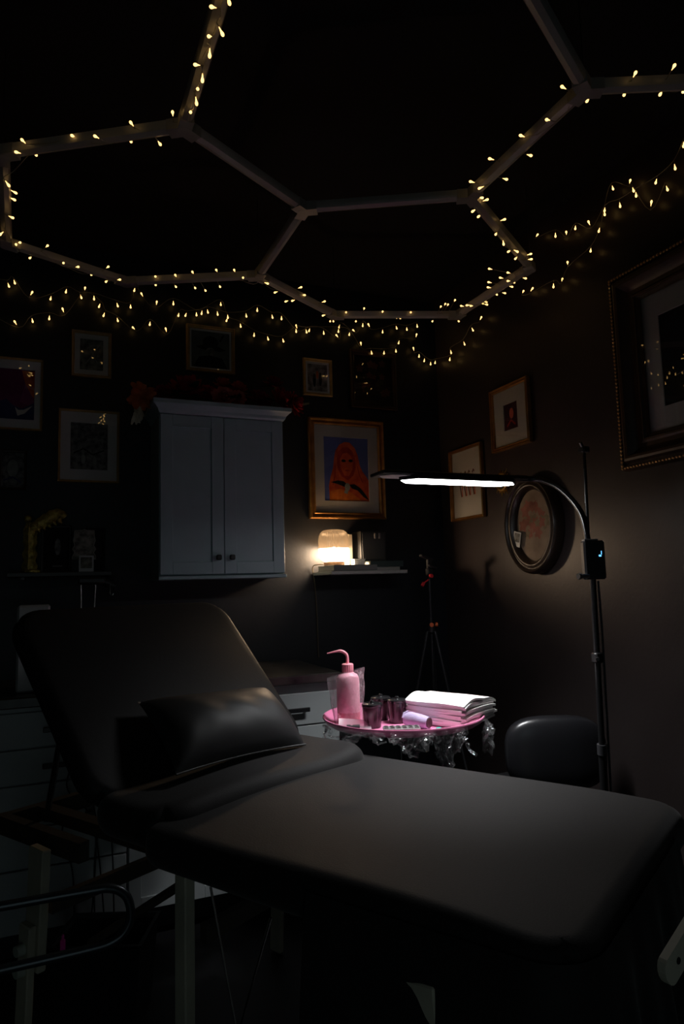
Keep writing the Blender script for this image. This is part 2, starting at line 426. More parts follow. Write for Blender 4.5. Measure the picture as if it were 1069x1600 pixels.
for a, b in ('AB', 'BC', 'CD', 'DE', 'EF', 'FA', 'CG', 'GH', 'HI', 'IJ', 'JD', 'GK', 'KM', 'KO', 'BN', 'NO'):
    NB.setdefault(a, []).append(b); NB.setdefault(b, []).append(a)
for k, nb in NB.items():
    m = Mesh().cyl(HV[k] + Vector((0, 0, -.019)), HV[k] + Vector((0, 0, .014)), .021, seg=12)
    for o in nb:
        d = (HV[o] - HV[k]).normalized(); ang = math.atan2(d.y, d.x)
        m.box(HV[k] + d * .028 + Vector((0, 0, -.0025)), (.036, .0395, .032), Matrix.Rotation(ang, 3, 'Z'))
    c = m.obj('connector', joint, hexa)
for k in ('A', 'D', 'H', 'K', 'J'):      # thin hanging wires to the ceiling
    Mesh().cyl(HV[k] + Vector((0, 0, .01)), (HV[k].x, HV[k].y, ZC - .001), .0015, seg=5).obj('hanging_wire', black_metal, hexa)

# ---------------------------------------------------------------- fairy lights
proto = Mesh().lathe([(.0009, -.015), (.0013, -.010), (.0023, -.005), (.0040, 0), (.0040, .0030), (.0029, .0056), (.0010, .0068)], seg=8)
bulb_mesh = None
def bulb(parent, pos, axis):
    """small LED drop whose narrow end points back to the wire"""
    global bulb_mesh
    axis = Vector(axis).normalized(); R = axis.to_track_quat('Z', 'Y').to_matrix().to_4x4()
    M = XF[parent.name].inverted() @ Matrix.Translation(pos) @ R
    if bulb_mesh is None:
        o = proto.obj('bulb', fairy, parent, local=True); o.matrix_local = M; bulb_mesh = o
    else: share(bulb_mesh, parent, M, 'bulb')
strand = thing('fairy_light_string', 'warm fairy light string wound along the hexagon ceiling tubes', 'string lights', (.8, 2.0, ZH))
wire = Mesh(); path = []
for i, r in enumerate(BAR_BULBS):
    P, A = Vector(r[:3]), Vector(r[3:])
    d = P - A
    if d.length < .014: d = (d.normalized() if d.length > 1e-4 else Vector((0, 0, -1))) * .016 + Vector((0, 0, -.006)); A = P - d
    path.append(A + Vector((0, 0, .0)))
    wire.tube([A, A + d * .5, P - d.normalized() * .010], .0011, 5)
    bulb(strand, P, d)
pts = []
for a, b in zip(path, path[1:]):
    pts.append(a); mid = (a + b) / 2; L = (b - a).length
    pts.append(mid + Vector((0, 0, -.004 - .06 * L)) + Vector((random.uniform(-1, 1), random.uniform(-1, 1), 0)) * .012)
pts.append(path[-1])
wire.tube(spline(pts, 3), .0012, 5)
wire.obj('wire', wire_mat, strand)
SW_LABEL = {'upper_back': 'upper fairy light swag strung across the back wall above the pictures',
            'lower_back': 'lower drooping fairy light garland on the back wall above the cabinet',
            'corner': 'short fairy light loop drooping across the dark room corner',
            'lower_right': 'lower fairy light swag curving down the right wall beside the big gilt frame',
            'upper_right': 'upper straighter fairy light strand rising along the right wall'}
for key, L in SWAGS.items():
    L = [Vector(p) for p in L]
    st = thing('fairy_light_string', SW_LABEL[key], 'string lights', L[0], group='fairy light swags on the walls')
    w = Mesh(); W = []
    out = Vector((0, -1, 0)) if 'back' in key else Vector((-1, 0, 0))
    for i, P in enumerate(L):
        g = random.random()
        d = Vector((random.uniform(-.35, .35), random.uniform(-.2, .2), -1)).normalized() if g < .72 else Vector((random.uniform(-.5, .5), random.uniform(-.5, .5), .6)).normalized()
        A = P - d * .028
        W.append(A); w.tube([A, P - d * .012], .0011, 5)
        bulb(st, P, d)
    w.tube(spline(W, 4), .0012, 5); w.obj('wire', wire_mat, st)

# ---------------------------------------------------------------- pictures
def flat(name, base, shapes):
    """flat print: coloured shapes on a sheet, x and z from -1 to 1"""
    return base, shapes
def picture(label, wall, along, z, w, h, fw, depth, fmat, mw, print_spec, mmat, name='framed_picture', gl=True, prof=None, cat='picture', off=.004):
    """local frame: x right, z up, -y out of the wall"""
    if wall == 'back': loc, rot = (along, YB - off, z), 0.0
    else: loc, rot = (XR - off, along, z), -PI / 2
    t = thing(name, label, cat, loc, rot)
    prof = prof or [(0, 0), (0, .8), (.15, 1.0), (.35, .92), (.45, .70), (.65, .66), (.8, .8), (.95, .72), (1, .3)]
    m = Mesh(); vs = []
    for a, d in prof:
        x, zz = w / 2 - a * fw, h / 2 - a * fw
        vs += [(-x, -d * depth, -zz), (x, -d * depth, -zz), (x, -d * depth, zz), (-x, -d * depth, zz)]
    n = len(prof)
    m.add(vs, [(i * 4 + k, i * 4 + (k + 1) % 4, (i + 1) * 4 + (k + 1) % 4, (i + 1) * 4 + k) for i in range(n - 1) for k in range(4)])
    m.obj('frame', fmat, t, local=True, ang=25)
    iw, ih = w - 2 * fw, h - 2 * fw
    Mesh().box((0, -.0015, 0), (w - .004, .003, h - .004)).obj('backing', black_plastic, t, local=True)
    yb = -.0045
    mw = mw if isinstance(mw, tuple) else (mw, mw)
    pw, ph = iw - 2 * mw[0], ih - 2 * mw[1]
    if pw < iw - .002:
        mm = Mesh(); rings = [(iw / 2 + .003, ih / 2 + .003, yb - .004), (pw / 2, ph / 2, yb - .004), (pw / 2 - .0015, ph / 2 - .0015, yb - .001)]
        vs = []
        for x, zz, y in rings: vs += [(-x, y, -zz), (x, y, -zz), (x, y, zz), (-x, y, zz)]
        mm.add(vs, [(i * 4 + k, i * 4 + (k + 1) % 4, (i + 1) * 4 + (k + 1) % 4, (i + 1) * 4 + k) for i in range(2) for k in range(4)])
        mm.obj('mat_board', mmat, t, local=True, smooth=False)
    base, shapes = print_spec
    a = Mesh(); mats = [base]
    a.box((0, yb + .0002, 0), (pw + .002, .001, ph + .002))
    for i, (pts, mt) in enumerate(shapes):
        if mt not in mats: mats.append(mt)
        a.cur = mats.index(mt)
        a.poly([(x * pw / 2, yb - .0006 - .00004 * i, zz * ph / 2) for x, zz in pts])
    a.obj('artwork', mats, t, local=True, smooth=False)
    if gl: Mesh().box((0, -depth * .34 - .004, 0), (iw + .006, .002, ih + .006)).obj('glass', glass, t, local=True, smooth=False)
    return t
def ell(cx, cz, rx, rz, n=20, a0=0, a1=2 * PI): return [(cx + rx * math.cos(a0 + (a1 - a0) * i / n), cz + rz * math.sin(a0 + (a1 - a0) * i / n)) for i in range(n + (0 if a1 - a0 > 6.2 else 1))]
def stroke(pts, w):
    L = []; R = []
    for i, (x, z) in enumerate(pts):
        x0, z0 = pts[max(i - 1, 0)]; x1, z1 = pts[min(i + 1, len(pts) - 1)]
        l = math.hypot(x1 - x0, z1 - z0) or 1; nx, nz = -(z1 - z0) / l, (x1 - x0) / l
        L.append((x + nx * w, z + nz * w)); R.append((x - nx * w, z - nz * w))
    return L + R[::-1]
def ink(name, c, **k): return mat('print_' + name, c, .85, spec=.1, **k)
p_blue = ink('blue', (.10, .13, .34), var=.2); p_orange = ink('orange', (.55, .10, .025), col2=(.38, .045, .015), vscale=22); p_red = ink('dark_red', (.34, .028, .02), var=.3, vscale=18)
p_black = ink('black', (.012, .012, .014)); p_gray = ink('gray', (.30, .32, .30), var=.3, vscale=30); p_skin = ink('skin', (.40, .09, .05)); p_white = ink('white', (.55, .55, .5))
p_amber = ink('amber', (.62, .16, .02), var=.3, vscale=25)
# large gilt frame: orange figure with flowing hair and a dark winged bird on blue
fig = [(-.78, -1), (-.80, -.55), (-.72, -.25), (-.60, .02), (-.55, .30), (-.48, .56), (-.30, .76), (-.05, .86), (.18, .84), (.40, .68), (.54, .42), (.60, .15), (.72, -.05), (.88, -.20), (1, -.35), (1, -1)]
hair_in = [(-.40, .02), (-.42, .30), (-.34, .55), (-.15, .68), (.08, .70), (.28, .58), (.40, .34), (.42, .05), (.30, -.20), (.05, -.34), (-.22, -.24)]
face = [(-.26, .02), (-.28, .30), (-.16, .48), (.04, .52), (.22, .42), (.30, .22), (.26, -.02), (.10, -.22), (-.10, -.20)]
wingL = [(-.72, -.42), (-.40, -.36), (-.14, -.38), (.06, -.50), (-.10, -.56), (-.40, -.48)]
wingR = [(.10, -.48), (.34, -.46), (.60, -.58), (.82, -.76), (1.0, -.97), (.74, -.86), (.48, -.66), (.22, -.60)]
bird = ell(.02, -.56, .12, .13, 14); tailb = [(-.05, -.58), (.06, -.66), (.02, -.78), (-.14, -.74)]
fspec = (p_blue, [(fig, p_orange), (hair_in, p_red), (face, p_orange), (ell(-.12, .26, .10, .045), p_black), (ell(.20, .27, .10, .045), p_black),
         (ell(.05, .10, .05, .03), p_skin), (ell(.03, -.04, .10, .028), p_red), (stroke([(-.5, .1), (-.52, -.2), (-.62, -.5)], .02), p_red), (stroke([(.5, .1), (.56, -.15), (.72, -.4)], .02), p_red),
         ([(-.78, -1), (-.74, -.7), (-.3, -.62), (.2, -.72), (.6, -.95), (.62, -1)], p_amber), (wingL, p_black), (wingR, p_black), (tailb, p_gray), (bird, p_gray)])
picture('large gilt-framed print of an orange long-haired figure with a bird on blue', 'back', 1.46, 1.926, .447, .547, .036, .032, gold, (.056, .062), fspec, mat_board)
# small drawings
p_sketch = ink('sketch', (.055, .055, .048), col2=(.26, .26, .23), vscale=34); p_sketch2 = ink('crowded_sketch', (.05, .055, .06), col2=(.22, .22, .22), vscale=45)
picture('small pale-framed dark drawing hung highest at the left of the back wall', 'back', .152, 2.424, .178, .225, .014, .02, pale_gold, .022, (p_sketch, [(stroke([(-.5, -.6), (-.1, -.2), (.3, .3), (.7, .7)], .03), p_gray), (stroke([(-.3, .5), (.1, .1), (.5, -.5)], .03), p_gray)]), white_mat)
picture('white-matted crowded drawing in a narrow gilt frame left of the cabinet', 'back', .146, 1.98, .27, .345, .011, .02, gold_dull, (.041, .050), (p_sketch2, [(stroke([(-.8, -.3), (-.3, -.1), (.2, -.35), (.8, -.15)], .03), p_black), (ell(-.3, -.55, .12, .2), p_gray), (ell(.3, -.6, .1, .18), p_gray)]), white_mat)
p_purple = ink('purple', (.20, .022, .12), var=.3, vscale=9); p_deep = ink('deep_blue', (.045, .05, .16), var=.3, vscale=9); p_mag = ink('magenta', (.26, .04, .17), var=.2)
picture('purple and orange print with a white bird cut by the left edge of the photo', 'back', -.165, 2.205, .215, .335, .010, .02, gold_dull, (.024, .040), (p_purple, [
    ([(.25, .95), (1, .95), (1, -.15), (.55, .2)], p_orange), ([(.15, -.3), (.45, .45), (.98, -.2), (.98, -.5)], p_mag), ([(-1, -.35), (-.6, -.2), (-.2, -.45), (.3, -.55), (1, -.3), (1, -1), (-1, -1)], p_deep),
    ([(-.1, -.5), (.05, -.85), (.45, -.75), (.9, -.42), (.4, -.6), (.1, -.62)], p_white)]), white_mat)
p_hat = ink('sage', (.14, .16, .15), var=.4, vscale=14)
picture('square gilt-framed picture of a figure in a big black hat above the flowers', 'back', .722, 2.512, .247, .242, .017, .024, gold_dull, (.008, .008), (p_hat, [
    (ell(0, .42, .42, .34), p_black), ([(-.75, .12), (-.3, .28), (.3, .26), (.8, .05), (.5, -.05), (-.4, -.02)], p_black), (ell(0, -.15, .26, .28), p_sketch), ([(-.9, -1), (-.6, -.4), (0, -.3), (.6, -.4), (.9, -1)], p_black), (stroke([(.5, .5), (.7, .9)], .05), p_black)]), white_mat)
p_pale = ink('pale_figures', (.34, .34, .33), col2=(.10, .09, .08), vscale=30)
picture('tiny gold-framed pale print beside the top right of the cabinet', 'back', 1.303, 2.422, .168, .204, .016, .02, gold_dull, .010, (p_pale, [(ell(-.3, -.2, .16, .5), p_black), (ell(.3, -.1, .16, .5), p_black), (ell(0, .2, .12, .3), p_amber)]), white_mat)
p_dkfl = ink('dark_floral', (.03, .018, .016), col2=(.012, .012, .012), vscale=12); p_rose = ink('dusty_rose', (.16, .055, .035), var=.4, vscale=18); p_green = ink('olive', (.05, .05, .02), var=.4)
rnd = random.Random(3)
fl = []
for i in range(22):
    x, z = rnd.uniform(-.75, .75), rnd.uniform(-.55, .75); r = rnd.uniform(.08, .2)
    fl.append(([(x + r * (1 + .25 * math.sin(5 * a)) * math.cos(a), z + r * .85 * (1 + .25 * math.sin(5 * a)) * math.sin(a)) for a in [2 * PI * k / 20 for k in range(20)]], rnd.choice([p_rose, p_rose, p_green])))
picture('dark brown framed floral painting under the fairy lights near the corner', 'back', 1.636, 2.436, .285, .330, .026, .028, dark_wood, 0.0, (p_dkfl, fl), white_mat)
picture('small dim dark-framed picture at the left photo edge above the gold statue', 'back', -.175, 1.855, .115, .183, .012, .018, dark_wood, .0, (p_sketch2, [(ell(0, .1, .5, .5), p_gray), (stroke([(-.8, -.6), (0, -.4), (.8, -.7)], .05), p_deep)]), white_mat)
# right wall
p_maroon = ink('maroon', (.075, .016, .022), col2=(.03, .02, .025), vscale=16)
picture('small gilt-framed picture with a maroon square in a wide cream mat on the right wall', 'right', 2.685, 2.10, .30, .318, .021, .024, gold, (.075, .072), (p_maroon, [(ell(.1, .2, .3, .4), p_skin), (stroke([(-.6, -.7), (0, -.3), (.6, -.7)], .08), p_red)]), mat_board)
p_cream = ink('cream_sheet', (.42, .395, .345), var=.05); p_brown = ink('brown_line', (.10, .045, .03))
leg = []
for x0 in (-.45, -.15, .12, .42):
    leg += [(stroke([(x0 - .05, .28), (x0 + .04, .36), (x0 + .1, .30)], .036), p_brown), (stroke([(x0 - .05, .2), (x0 - .07, 0), (x0 - .02, -.2), (x0 + .03, -.38)], .034), p_brown),
            (stroke([(x0 + .1, .2), (x0 + .11, 0), (x0 + .07, -.2), (x0 + .09, -.38)], .030), p_skin), (stroke([(x0 - .04, .1), (x0 + .08, .02)], .018), p_brown)]
picture('thin gilt-framed cream sheet with brown sketched figures nearest the corner', 'right', 3.092, 1.829, .308, .394, .016, .022, gold, 0.0, (p_cream, leg), mat_board)
# the big ornate frame cut by the right edge
p_night = ink('night', (.010, .010, .012)); p_pet = ink('grey_petal', (.16, .16, .16))
pet = []
for k in range(22):
    g = 2 * PI * k / 22
    for r0, r1 in ((.20, .40),):
        pet.append(([(-.10 + .72 * (rr * math.cos(g + dg)), .28 + rr * math.sin(g + dg)) for rr, dg in ((r0, -.06), ((r0 + r1) / 2, -.11), (r1, 0), ((r0 + r1) / 2, .11), (r0, .06))], p_pet))
pet += [(ell(-.10, .28, .10, .14, 16), p_pet), (ell(-.10, .28, .07, .10, 16), p_night), (stroke([(-.10, -.1), (-.16, -.5), (-.06, -.95)], .012), p_pet), (stroke([(-.16, -.5), (-.5, -.35), (-.75, -.42)], .012), p_pet)]
big = picture('big ornate dark gilt frame with a black flower print cut by the right edge', 'right', 1.545, 2.09, .86, .765, .125, .06, dark_wood, (.068, .085), (p_night, pet), dimmed_mat,
              prof=[(0, 0), (0, .55), (.03, .72), (.10, .78), (.13, .62), (.20, .60), (.25, .95), (.32, 1.0), (.40, .95), (.50, .60), (.62, .42), (.74, .40), (.80, .50), (.86, .50), (.90, .36), (1, .25)])
bm = Mesh(); gold_bead = mat('gilt_beading', (.40, .22, .08), .35, metal=.6)
for i in range(58):
    x = -.42 + .84 * i / 57
    for zz in (-.375, .375):
        bm.lathe([(.001, -.006), (.005, -.003), (.006, 0), (.005, .003), (.001, .006)], (x, -.045, zz), seg=6)
for i in range(50):
    zz = -.365 + .73 * i / 49
    for x in (-.42, .42): bm.lathe([(.001, -.006), (.005, -.003), (.006, 0), (.005, .003), (.001, .006)], (x, -.045, zz), seg=6)
bm.obj('beading', gold_bead, big, local=True)

# oval portrait frame
ov = thing('oval_picture_frame', 'deep dark oval frame with a faded floral picture on the right wall', 'picture', (XR - .004, 2.545, 1.552), -PI / 2)
def oval_ring(prof, A, B, seg=64):
    m = Mesh(); vs = []
    for a, d in prof:
        for k in range(seg):
            g = 2 * PI * k / seg; vs.append(((A - a) * math.cos(g), -d, (B - a) * math.sin(g)))
    n = len(prof)
    return m.add(vs, [(i * seg + k, i * seg + (k + 1) % seg, (i + 1) * seg + (k + 1) % seg, (i + 1) * seg + k) for i in range(n - 1) for k in range(seg)])
oval_ring([(0, 0), (0, .03), (.004, .045), (.012, .052), (.020, .048), (.024, .040), (.032, .040), (.038, .046), (.046, .044), (.052, .034), (.060, .026), (.062, .012)], .188, .226).obj('frame', mat('oval_dark_wood', (.020, .012, .008), .36, spec=.45, bump=(30, .2)), ov, local=True, ang=60)
p_fade = ink('faded_paper', (.21, .16, .115), var=.35, vscale=11)
om = Mesh(); om.poly([(.135 * math.cos(g), -.014, .172 * math.sin(g)) for g in [2 * PI * k / 48 for k in range(48)]])
om.cur = 1
pr1 = ink('faded_rose', (.24, .10, .075), var=.45, vscale=14); pr2 = ink('faded_leaf', (.17, .14, .09), var=.4, vscale=20)
oms = [p_fade, pr1, pr2]
rnd = random.Random(11)
for i in range(26):
    a, r = rnd.uniform(0, 2 * PI), rnd.uniform(0, .75) ** .8
    x, z, s = .10 * r * math.cos(a), .01 + .12 * r * math.sin(a), rnd.uniform(.012, .032)
    om.cur = rnd.choice([1, 1, 2])
    om.poly([(x + s * (1 + .3 * math.sin(5 * g + i)) * math.cos(g), -.0143 - .00004 * i, z + s * (1 + .3 * math.sin(5 * g + i)) * math.sin(g)) for g in [2 * PI * k / 18 for k in range(18)]])
om.obj('artwork', oms, ov, local=True, smooth=False)
tk = thing('instant_photo', 'little white-edged photo tucked into the oval frame', 'photo', (XR - .036, 2.655, 1.494), Matrix.Rotation(-PI / 2, 4, 'Z') @ Matrix.Rotation(math.radians(14), 4, 'Y'))
Mesh().box((0, 0, 0), (.052, .0016, .07)).obj('card', ink('card_white', (.5, .5, .48)), tk, local=True, smooth=False)
Mesh().box((0, -.0012, .008), (.042, .0008, .042)).obj('image', p_sketch, tk, local=True, smooth=False)

# gold sunburst mirror
sb = thing('sunburst_mirror', 'tiny gold sunburst mirror half hidden behind the lamp bar', 'mirror', (XR - .003, 2.777, 1.786), -PI / 2)
bright_gold = mat('bright_gold', (.75, .48, .14), .36, metal=.7)
m = Mesh()
for k in range(18):
    g = 2 * PI * k / 18; g2 = g + .12; L = .074 if k % 2 else .062
    c, s = math.cos(g), math.sin(g)
    m.add([(.03 * math.cos(g - .12), -.008, .03 * math.sin(g - .12)), (.03 * math.cos(g2), -.008, .03 * math.sin(g2)), (L * c, -.006, L * s), (.045 * c, -.018, .045 * s), (.045 * c, -.001, .045 * s)], [(0, 2, 3), (3, 2, 1), (0, 3, 1), (0, 4, 2), (4, 1, 2), (0, 1, 4)])
m.obj('rays', bright_gold, sb, local=True, smooth=False)
oval_ring([(0, .001), (0, .014), (.006, .020), (.012, .016), (.014, .010)], .044, .044, 32).obj('rim', bright_gold, sb, local=True)
Mesh().add([(.032 * math.cos(2 * PI * k / 32), -.011 - .000, .032 * math.sin(2 * PI * k / 32)) for k in range(32)], [tuple(range(32))]).obj('mirror_glass', mat('mirror', (.7, .7, .7), .03, metal=1), sb, local=True, smooth=False)

# ---------------------------------------------------------------- wall cabinet
def shaker(parent, x0, x1, z0, z1, y, material, name='door', fwid=.055, th=.02):
    """flat frame and recessed panel, front face at y (towards -y)"""
    d = Mesh(); cx, cz = (x0 + x1) / 2, (z0 + z1) / 2; w, h = x1 - x0, z1 - z0
    d.bbox((x0 + fwid / 2, y + th / 2, cz), (fwid, th, h), .0015); d.bbox((x1 - fwid / 2, y + th / 2, cz), (fwid, th, h), .0015)
    d.bbox((cx, y + th / 2, z0 + fwid / 2), (w - 2 * fwid, th, fwid), .0015); d.bbox((cx, y + th / 2, z1 - fwid / 2), (w - 2 * fwid, th, fwid), .0015)
    o = d.obj(name, material, parent, smooth=False)
    Mesh().box((cx, y + th * .72, cz), (w - 2 * fwid + .004, th * .5, h - 2 * fwid + .004)).obj('panel', material, o, smooth=False)
    return o
wc = thing('wall_cabinet', 'light grey two-door wall cabinet hung on the black back wall', 'cabinet', (.72, 3.22, 1.362))
b = Mesh(); x0, x1, z0, z1 = .430, 1.008, 1.362, 2.118
b.box((.719, 3.232, (z0 + z1) / 2), (x1 - x0, .272, z1 - z0))
b.obj('body', cab_paint, wc, smooth=False)
Mesh().bbox((.719, 3.22, z0 - .010), (x1 - x0 + .012, .30, .016), .003).obj('bottom_lip', cab_paint, wc, smooth=False)
cr = Mesh(); vs = []
for e, z in ((.002, 2.092), (.008, 2.100), (.012, 2.112), (.026, 2.126), (.034, 2.132), (.034, 2.150), (.0, 2.150)):
    vs += [(x0 - e, 3.360, z), (x0 - e, 3.068 - e, z), (x1 + e, 3.068 - e, z), (x1 + e, 3.360, z)]
cr.add(vs, [(i * 4 + k, i * 4 + k + 1, (i + 1) * 4 + k + 1, (i + 1) * 4 + k) for i in range(6) for k in range(3)] + [(24, 25, 26, 27), (0, 1, 2, 3)])
cr.obj('crown', cab_paint, wc, smooth=False)
knob_m = mat('dark_knob', (.02, .02, .022), .35, metal=.3)
for k, (a, c, kx) in enumerate(((.432, .7175, .688), (.7205, 1.006, .750))):
    o = shaker(wc, a, c, z0 + .004, 2.090, 3.074, cab_paint)
    kn = Mesh(); kn.cyl((kx, 3.074, 1.440), (kx, 3.058, 1.440), .006, seg=8); kn.bbox((kx, 3.052, 1.440), (.024, .014, .024), .004)
    kn.obj('knob', knob_m, o)

# ---------------------------------------------------------------- silk flowers on top of the cabinet
def petal(m, base, direction, up, L, W, cup):
    d = Vector(direction).normalized(); s = d.cross(Vector(up)); s = s.normalized() if s.length > 1e-4 else d.orthogonal().normalized(); n = s.cross(d)
    def fn(i, j):
        a = (i - .5) * 2; t = j
        wid = W * (math.sin(PI * min(1, .12 + .80 * t)) ** .8) * (.9 + .1 * math.sin(9 * a))
        return Vector(base) + d * (L * t) + s * (a * wid) + n * (cup * L * (t * t * .8) + .25 * cup * W * a * a) + n * random.uniform(-.1, .1) * L * .2
    m.grid(fn, 4, 3)
reds = [mat('crimson_petal', (.42, .022, .036), .7, spec=.2, var=.5, vscale=25), mat('dark_red_petal', (.26, .014, .032), .7, spec=.2, var=.5, vscale=25), mat('coral_petal', (.52, .09, .06), .7, spec=.2, var=.4, vscale=25), mat('rose_petal', (.55, .14, .13), .7, spec=.2, var=.4, vscale=25)]
leafm = mat('dark_leaf', (.015, .028, .012), .6, spec=.3, var=.4)
def blossom(label, c, r, m_i, lean=(0, 0, 1), leaves=4, rest=2.151):
    base = Vector((c[0], c[1], rest))
    t = thing('silk_flower', label, 'flower', base, group='silk flowers heaped on the cabinet')
    c = Vector(c); ax = Vector(lean).normalized(); Q = ax.to_track_quat('Z', 'Y').to_matrix()
    m = Mesh()
    for ring, (n, el, L) in enumerate(((7, -.25, 1.0), (8, .15, .98), (8, .55, .90), (7, .95, .78), (5, 1.25, .6))):
        for k in range(n):
            g = 2 * PI * k / n + ring * .4 + random.uniform(-.15, .15); e = el + random.uniform(-.12, .12)
            d = Q @ Vector((math.cos(g) * math.cos(e), math.sin(g) * math.cos(e), math.sin(e)))
            petal(m, c + ax * (-.3 * r), d, ax, L * r * random.uniform(.9, 1.08), r * .42, .45)
    m.obj('blossom', reds[m_i], t, smooth=True, ang=80)
    lf = Mesh(); lf.tube([c - ax * .3 * r, (c + base) / 2 + Vector((random.uniform(-.02, .02), 0, 0)), base + Vector((0, 0, .003))], .003, 5)
    for k in range(leaves):
        g = random.uniform(0, 2 * PI)
        petal(lf, c - ax * .35 * r, Vector((math.cos(g), math.sin(g) * .6 - .2, random.uniform(-.3, .2))), (0, 0, 1), r * 1.35, r * .3, .2)
    lf.obj('leaves', leafm, t, ang=80)
blossom('biggest dark crimson silk peony on the left of the cabinet top', (.565, 3.17, 2.255), .085, 0, (-.1, -.5, .8), 3)
blossom('very dark red silk bloom at the cabinet top left corner', (.452, 3.15, 2.205), .055, 1, (-.4, -.6, .5), 3)
blossom('dark red silk bloom directly behind the pinkish front flower', (.676, 3.22, 2.245), .055, 0, (0, -.6, .7), 3)
blossom('pinkish rose silk flower spilling over the cabinet front edge', (.722, 3.085, 2.195), .058, 3, (0, -.9, .3), 3)
blossom('highest reddish silk flower at the middle of the cabinet top', (.748, 3.20, 2.295), .045, 2, (.1, -.5, .8), 2)
blossom('coral red silk flower right of the middle of the cabinet', (.825, 3.19, 2.275), .050, 2, (.2, -.6, .7), 3)
blossom('dull coral silk flower low behind the right cabinet door top', (.803, 3.12, 2.205), .045, 3, (.1, -.8, .4), 3)
blossom('dark red silk flower low on the right of the cabinet top', (.920, 3.15, 2.222), .060, 1, (.1, -.6, .6), 3)
blossom('red silk flower standing tallest at the right cabinet end', (1.000, 3.18, 2.315), .052, 1, (.2, -.5, .8), 3)
blossom('deep red silk flower leaning over the right cabinet corner', (1.030, 3.12, 2.220), .066, 0, (.4, -.7, .4), 3)
blossom('bright crimson silk bloom hanging off the right cabinet end', (1.088, 3.10, 2.192), .062, 0, (.7, -.6, .2), 2)
# drooping bunch left of the cabinet
hb = thing('dried_flower_bunch', 'orange and white bunch drooping at the left end of the cabinet top', 'flower', (.40, 3.2, 2.151))
m = Mesh()
for k in range(26): petal(m, (.352 + random.uniform(-.02, .02), 3.14 + random.uniform(-.02, .02), 2.215 + random.uniform(-.05, .02)), (random.uniform(-.7, .7), random.uniform(-.7, .3), random.uniform(-1, .1)), (0, -1, 0), .065, .02, .4)
m.obj('orange_blooms', mat('orange_petal', (.60, .17, .06), .7, spec=.2, var=.5, vscale=20), hb, ang=80)
m = Mesh()
for k in range(20): petal(m, (.345 + random.uniform(-.018, .018), 3.14 + random.uniform(-.02, .02), 2.130 + random.uniform(-.03, .02)), (random.uniform(-.4, .4), random.uniform(-.5, .3), -1), (0, -1, 0), .062, .010, .25)
m.obj('white_tips', mat('cream_petal', (.60, .58, .50), .8, spec=.1, var=.3), hb, ang=80)
Mesh().tube(spline([(.52, 3.24, 2.156), (.44, 3.2, 2.19), (.39, 3.16, 2.24), (.352, 3.14, 2.21)], 5), .004, 6).obj('stem', leafm, hb)

# ---------------------------------------------------------------- shelf by the corner with the ribbed lamp
sh = thing('floating_shelf', 'pale floating shelf under the large gilt-framed print', 'shelf', (1.46, 3.27, 1.35))
Mesh().bbox((1.462, 3.233, 1.3615), (.42, .266, .017), .002).obj('board', mat('shelf_white', (.34, .34, .32), .5), sh, smooth=False)
for x in (1.31, 1.61): Mesh().box((x, 3.30, 1.348), (.014, .13, .010)).obj('bracket', black_metal, sh)
def book(label, c, s, cover, name='book', rotz=0.0):
    t = thing(name, label, 'book', (c[0], c[1], c[2] - s[2] / 2), rotz)
    w, d, h = s; th = .003
    Mesh().box((0, .002, h / 2), (w - .008, d - .008, h - 2 * th)).obj('pages', mat('book_pages', (.42, .40, .35), .9, var=.2, vscale=120), t, local=True, smooth=False)
    m = Mesh(); m.bbox((0, 0, th / 2), (w, d, th), .001); m.bbox((0, 0, h - th / 2), (w, d, th), .001); m.box((0, -d / 2 + .0015, h / 2), (w, .003, h - 2 * th - .0004))
    m.obj('cover', cover, t, local=True, smooth=False)
    return t
book('grey book lying on the floating shelf beneath the glowing lamp', (1.385, 3.218, 1.3855), (.235, .226, .028), mat('cover_grey', (.16, .16, .15), .6, var=.1))
book('thin pale book flat on the shelf right end', (1.590, 3.255, 1.3800), (.155, .160, .017), mat('cover_pale', (.34, .33, .31), .6))
book('dark teal book lying on top of the pale one by the lamp', (1.600, 3.262, 1.4047), (.190, .150, .032), mat('cover_teal', (.035, .055, .055), .55))
sb2 = thing('small_white_box', 'small white box shining beside the lamp base', 'box', (1.443, 3.205, 1.4005))
Mesh().bbox((1.443, 3.205, 1.4130), (.060, .045, .026), .003).obj('box', white_paper, sb2, smooth=False)
Mesh().bbox((1.443, 3.205, 1.4290), (.064, .049, .006), .002).obj('lid', white_paper, sb2, smooth=False)
bx = thing('black_box', 'black boxy device standing on the books beside the ribbed lamp', 'box', (1.56, 3.30, 1.423))
Mesh().bbox((1.555, 3.305, 1.501), (.150, .105, .160), .004).obj('case', mat('box_black', (.018, .019, .020), .5), bx, smooth=False)
Mesh().bbox((1.555, 3.2515, 1.501), (.128, .004, .138), .001).obj('front_panel', mat('box_panel', (.03, .032, .034), .4), bx, smooth=False)
for x in (1.565, 1.590): Mesh().bbox((x, 3.2485, 1.555), (.011, .005, .030), .002).obj('window', mat('pale_mark', (.16, .15, .14), .5), bx, smooth=False)
pb = book('upright pale book between the lamp and the black box', (1.4345, 3.318, 1.495), (.018, .085, .165), mat('cover_cream', (.40, .37, .30), .7))
pb.location.z = 1.400 ; pb.location.y = 3.318
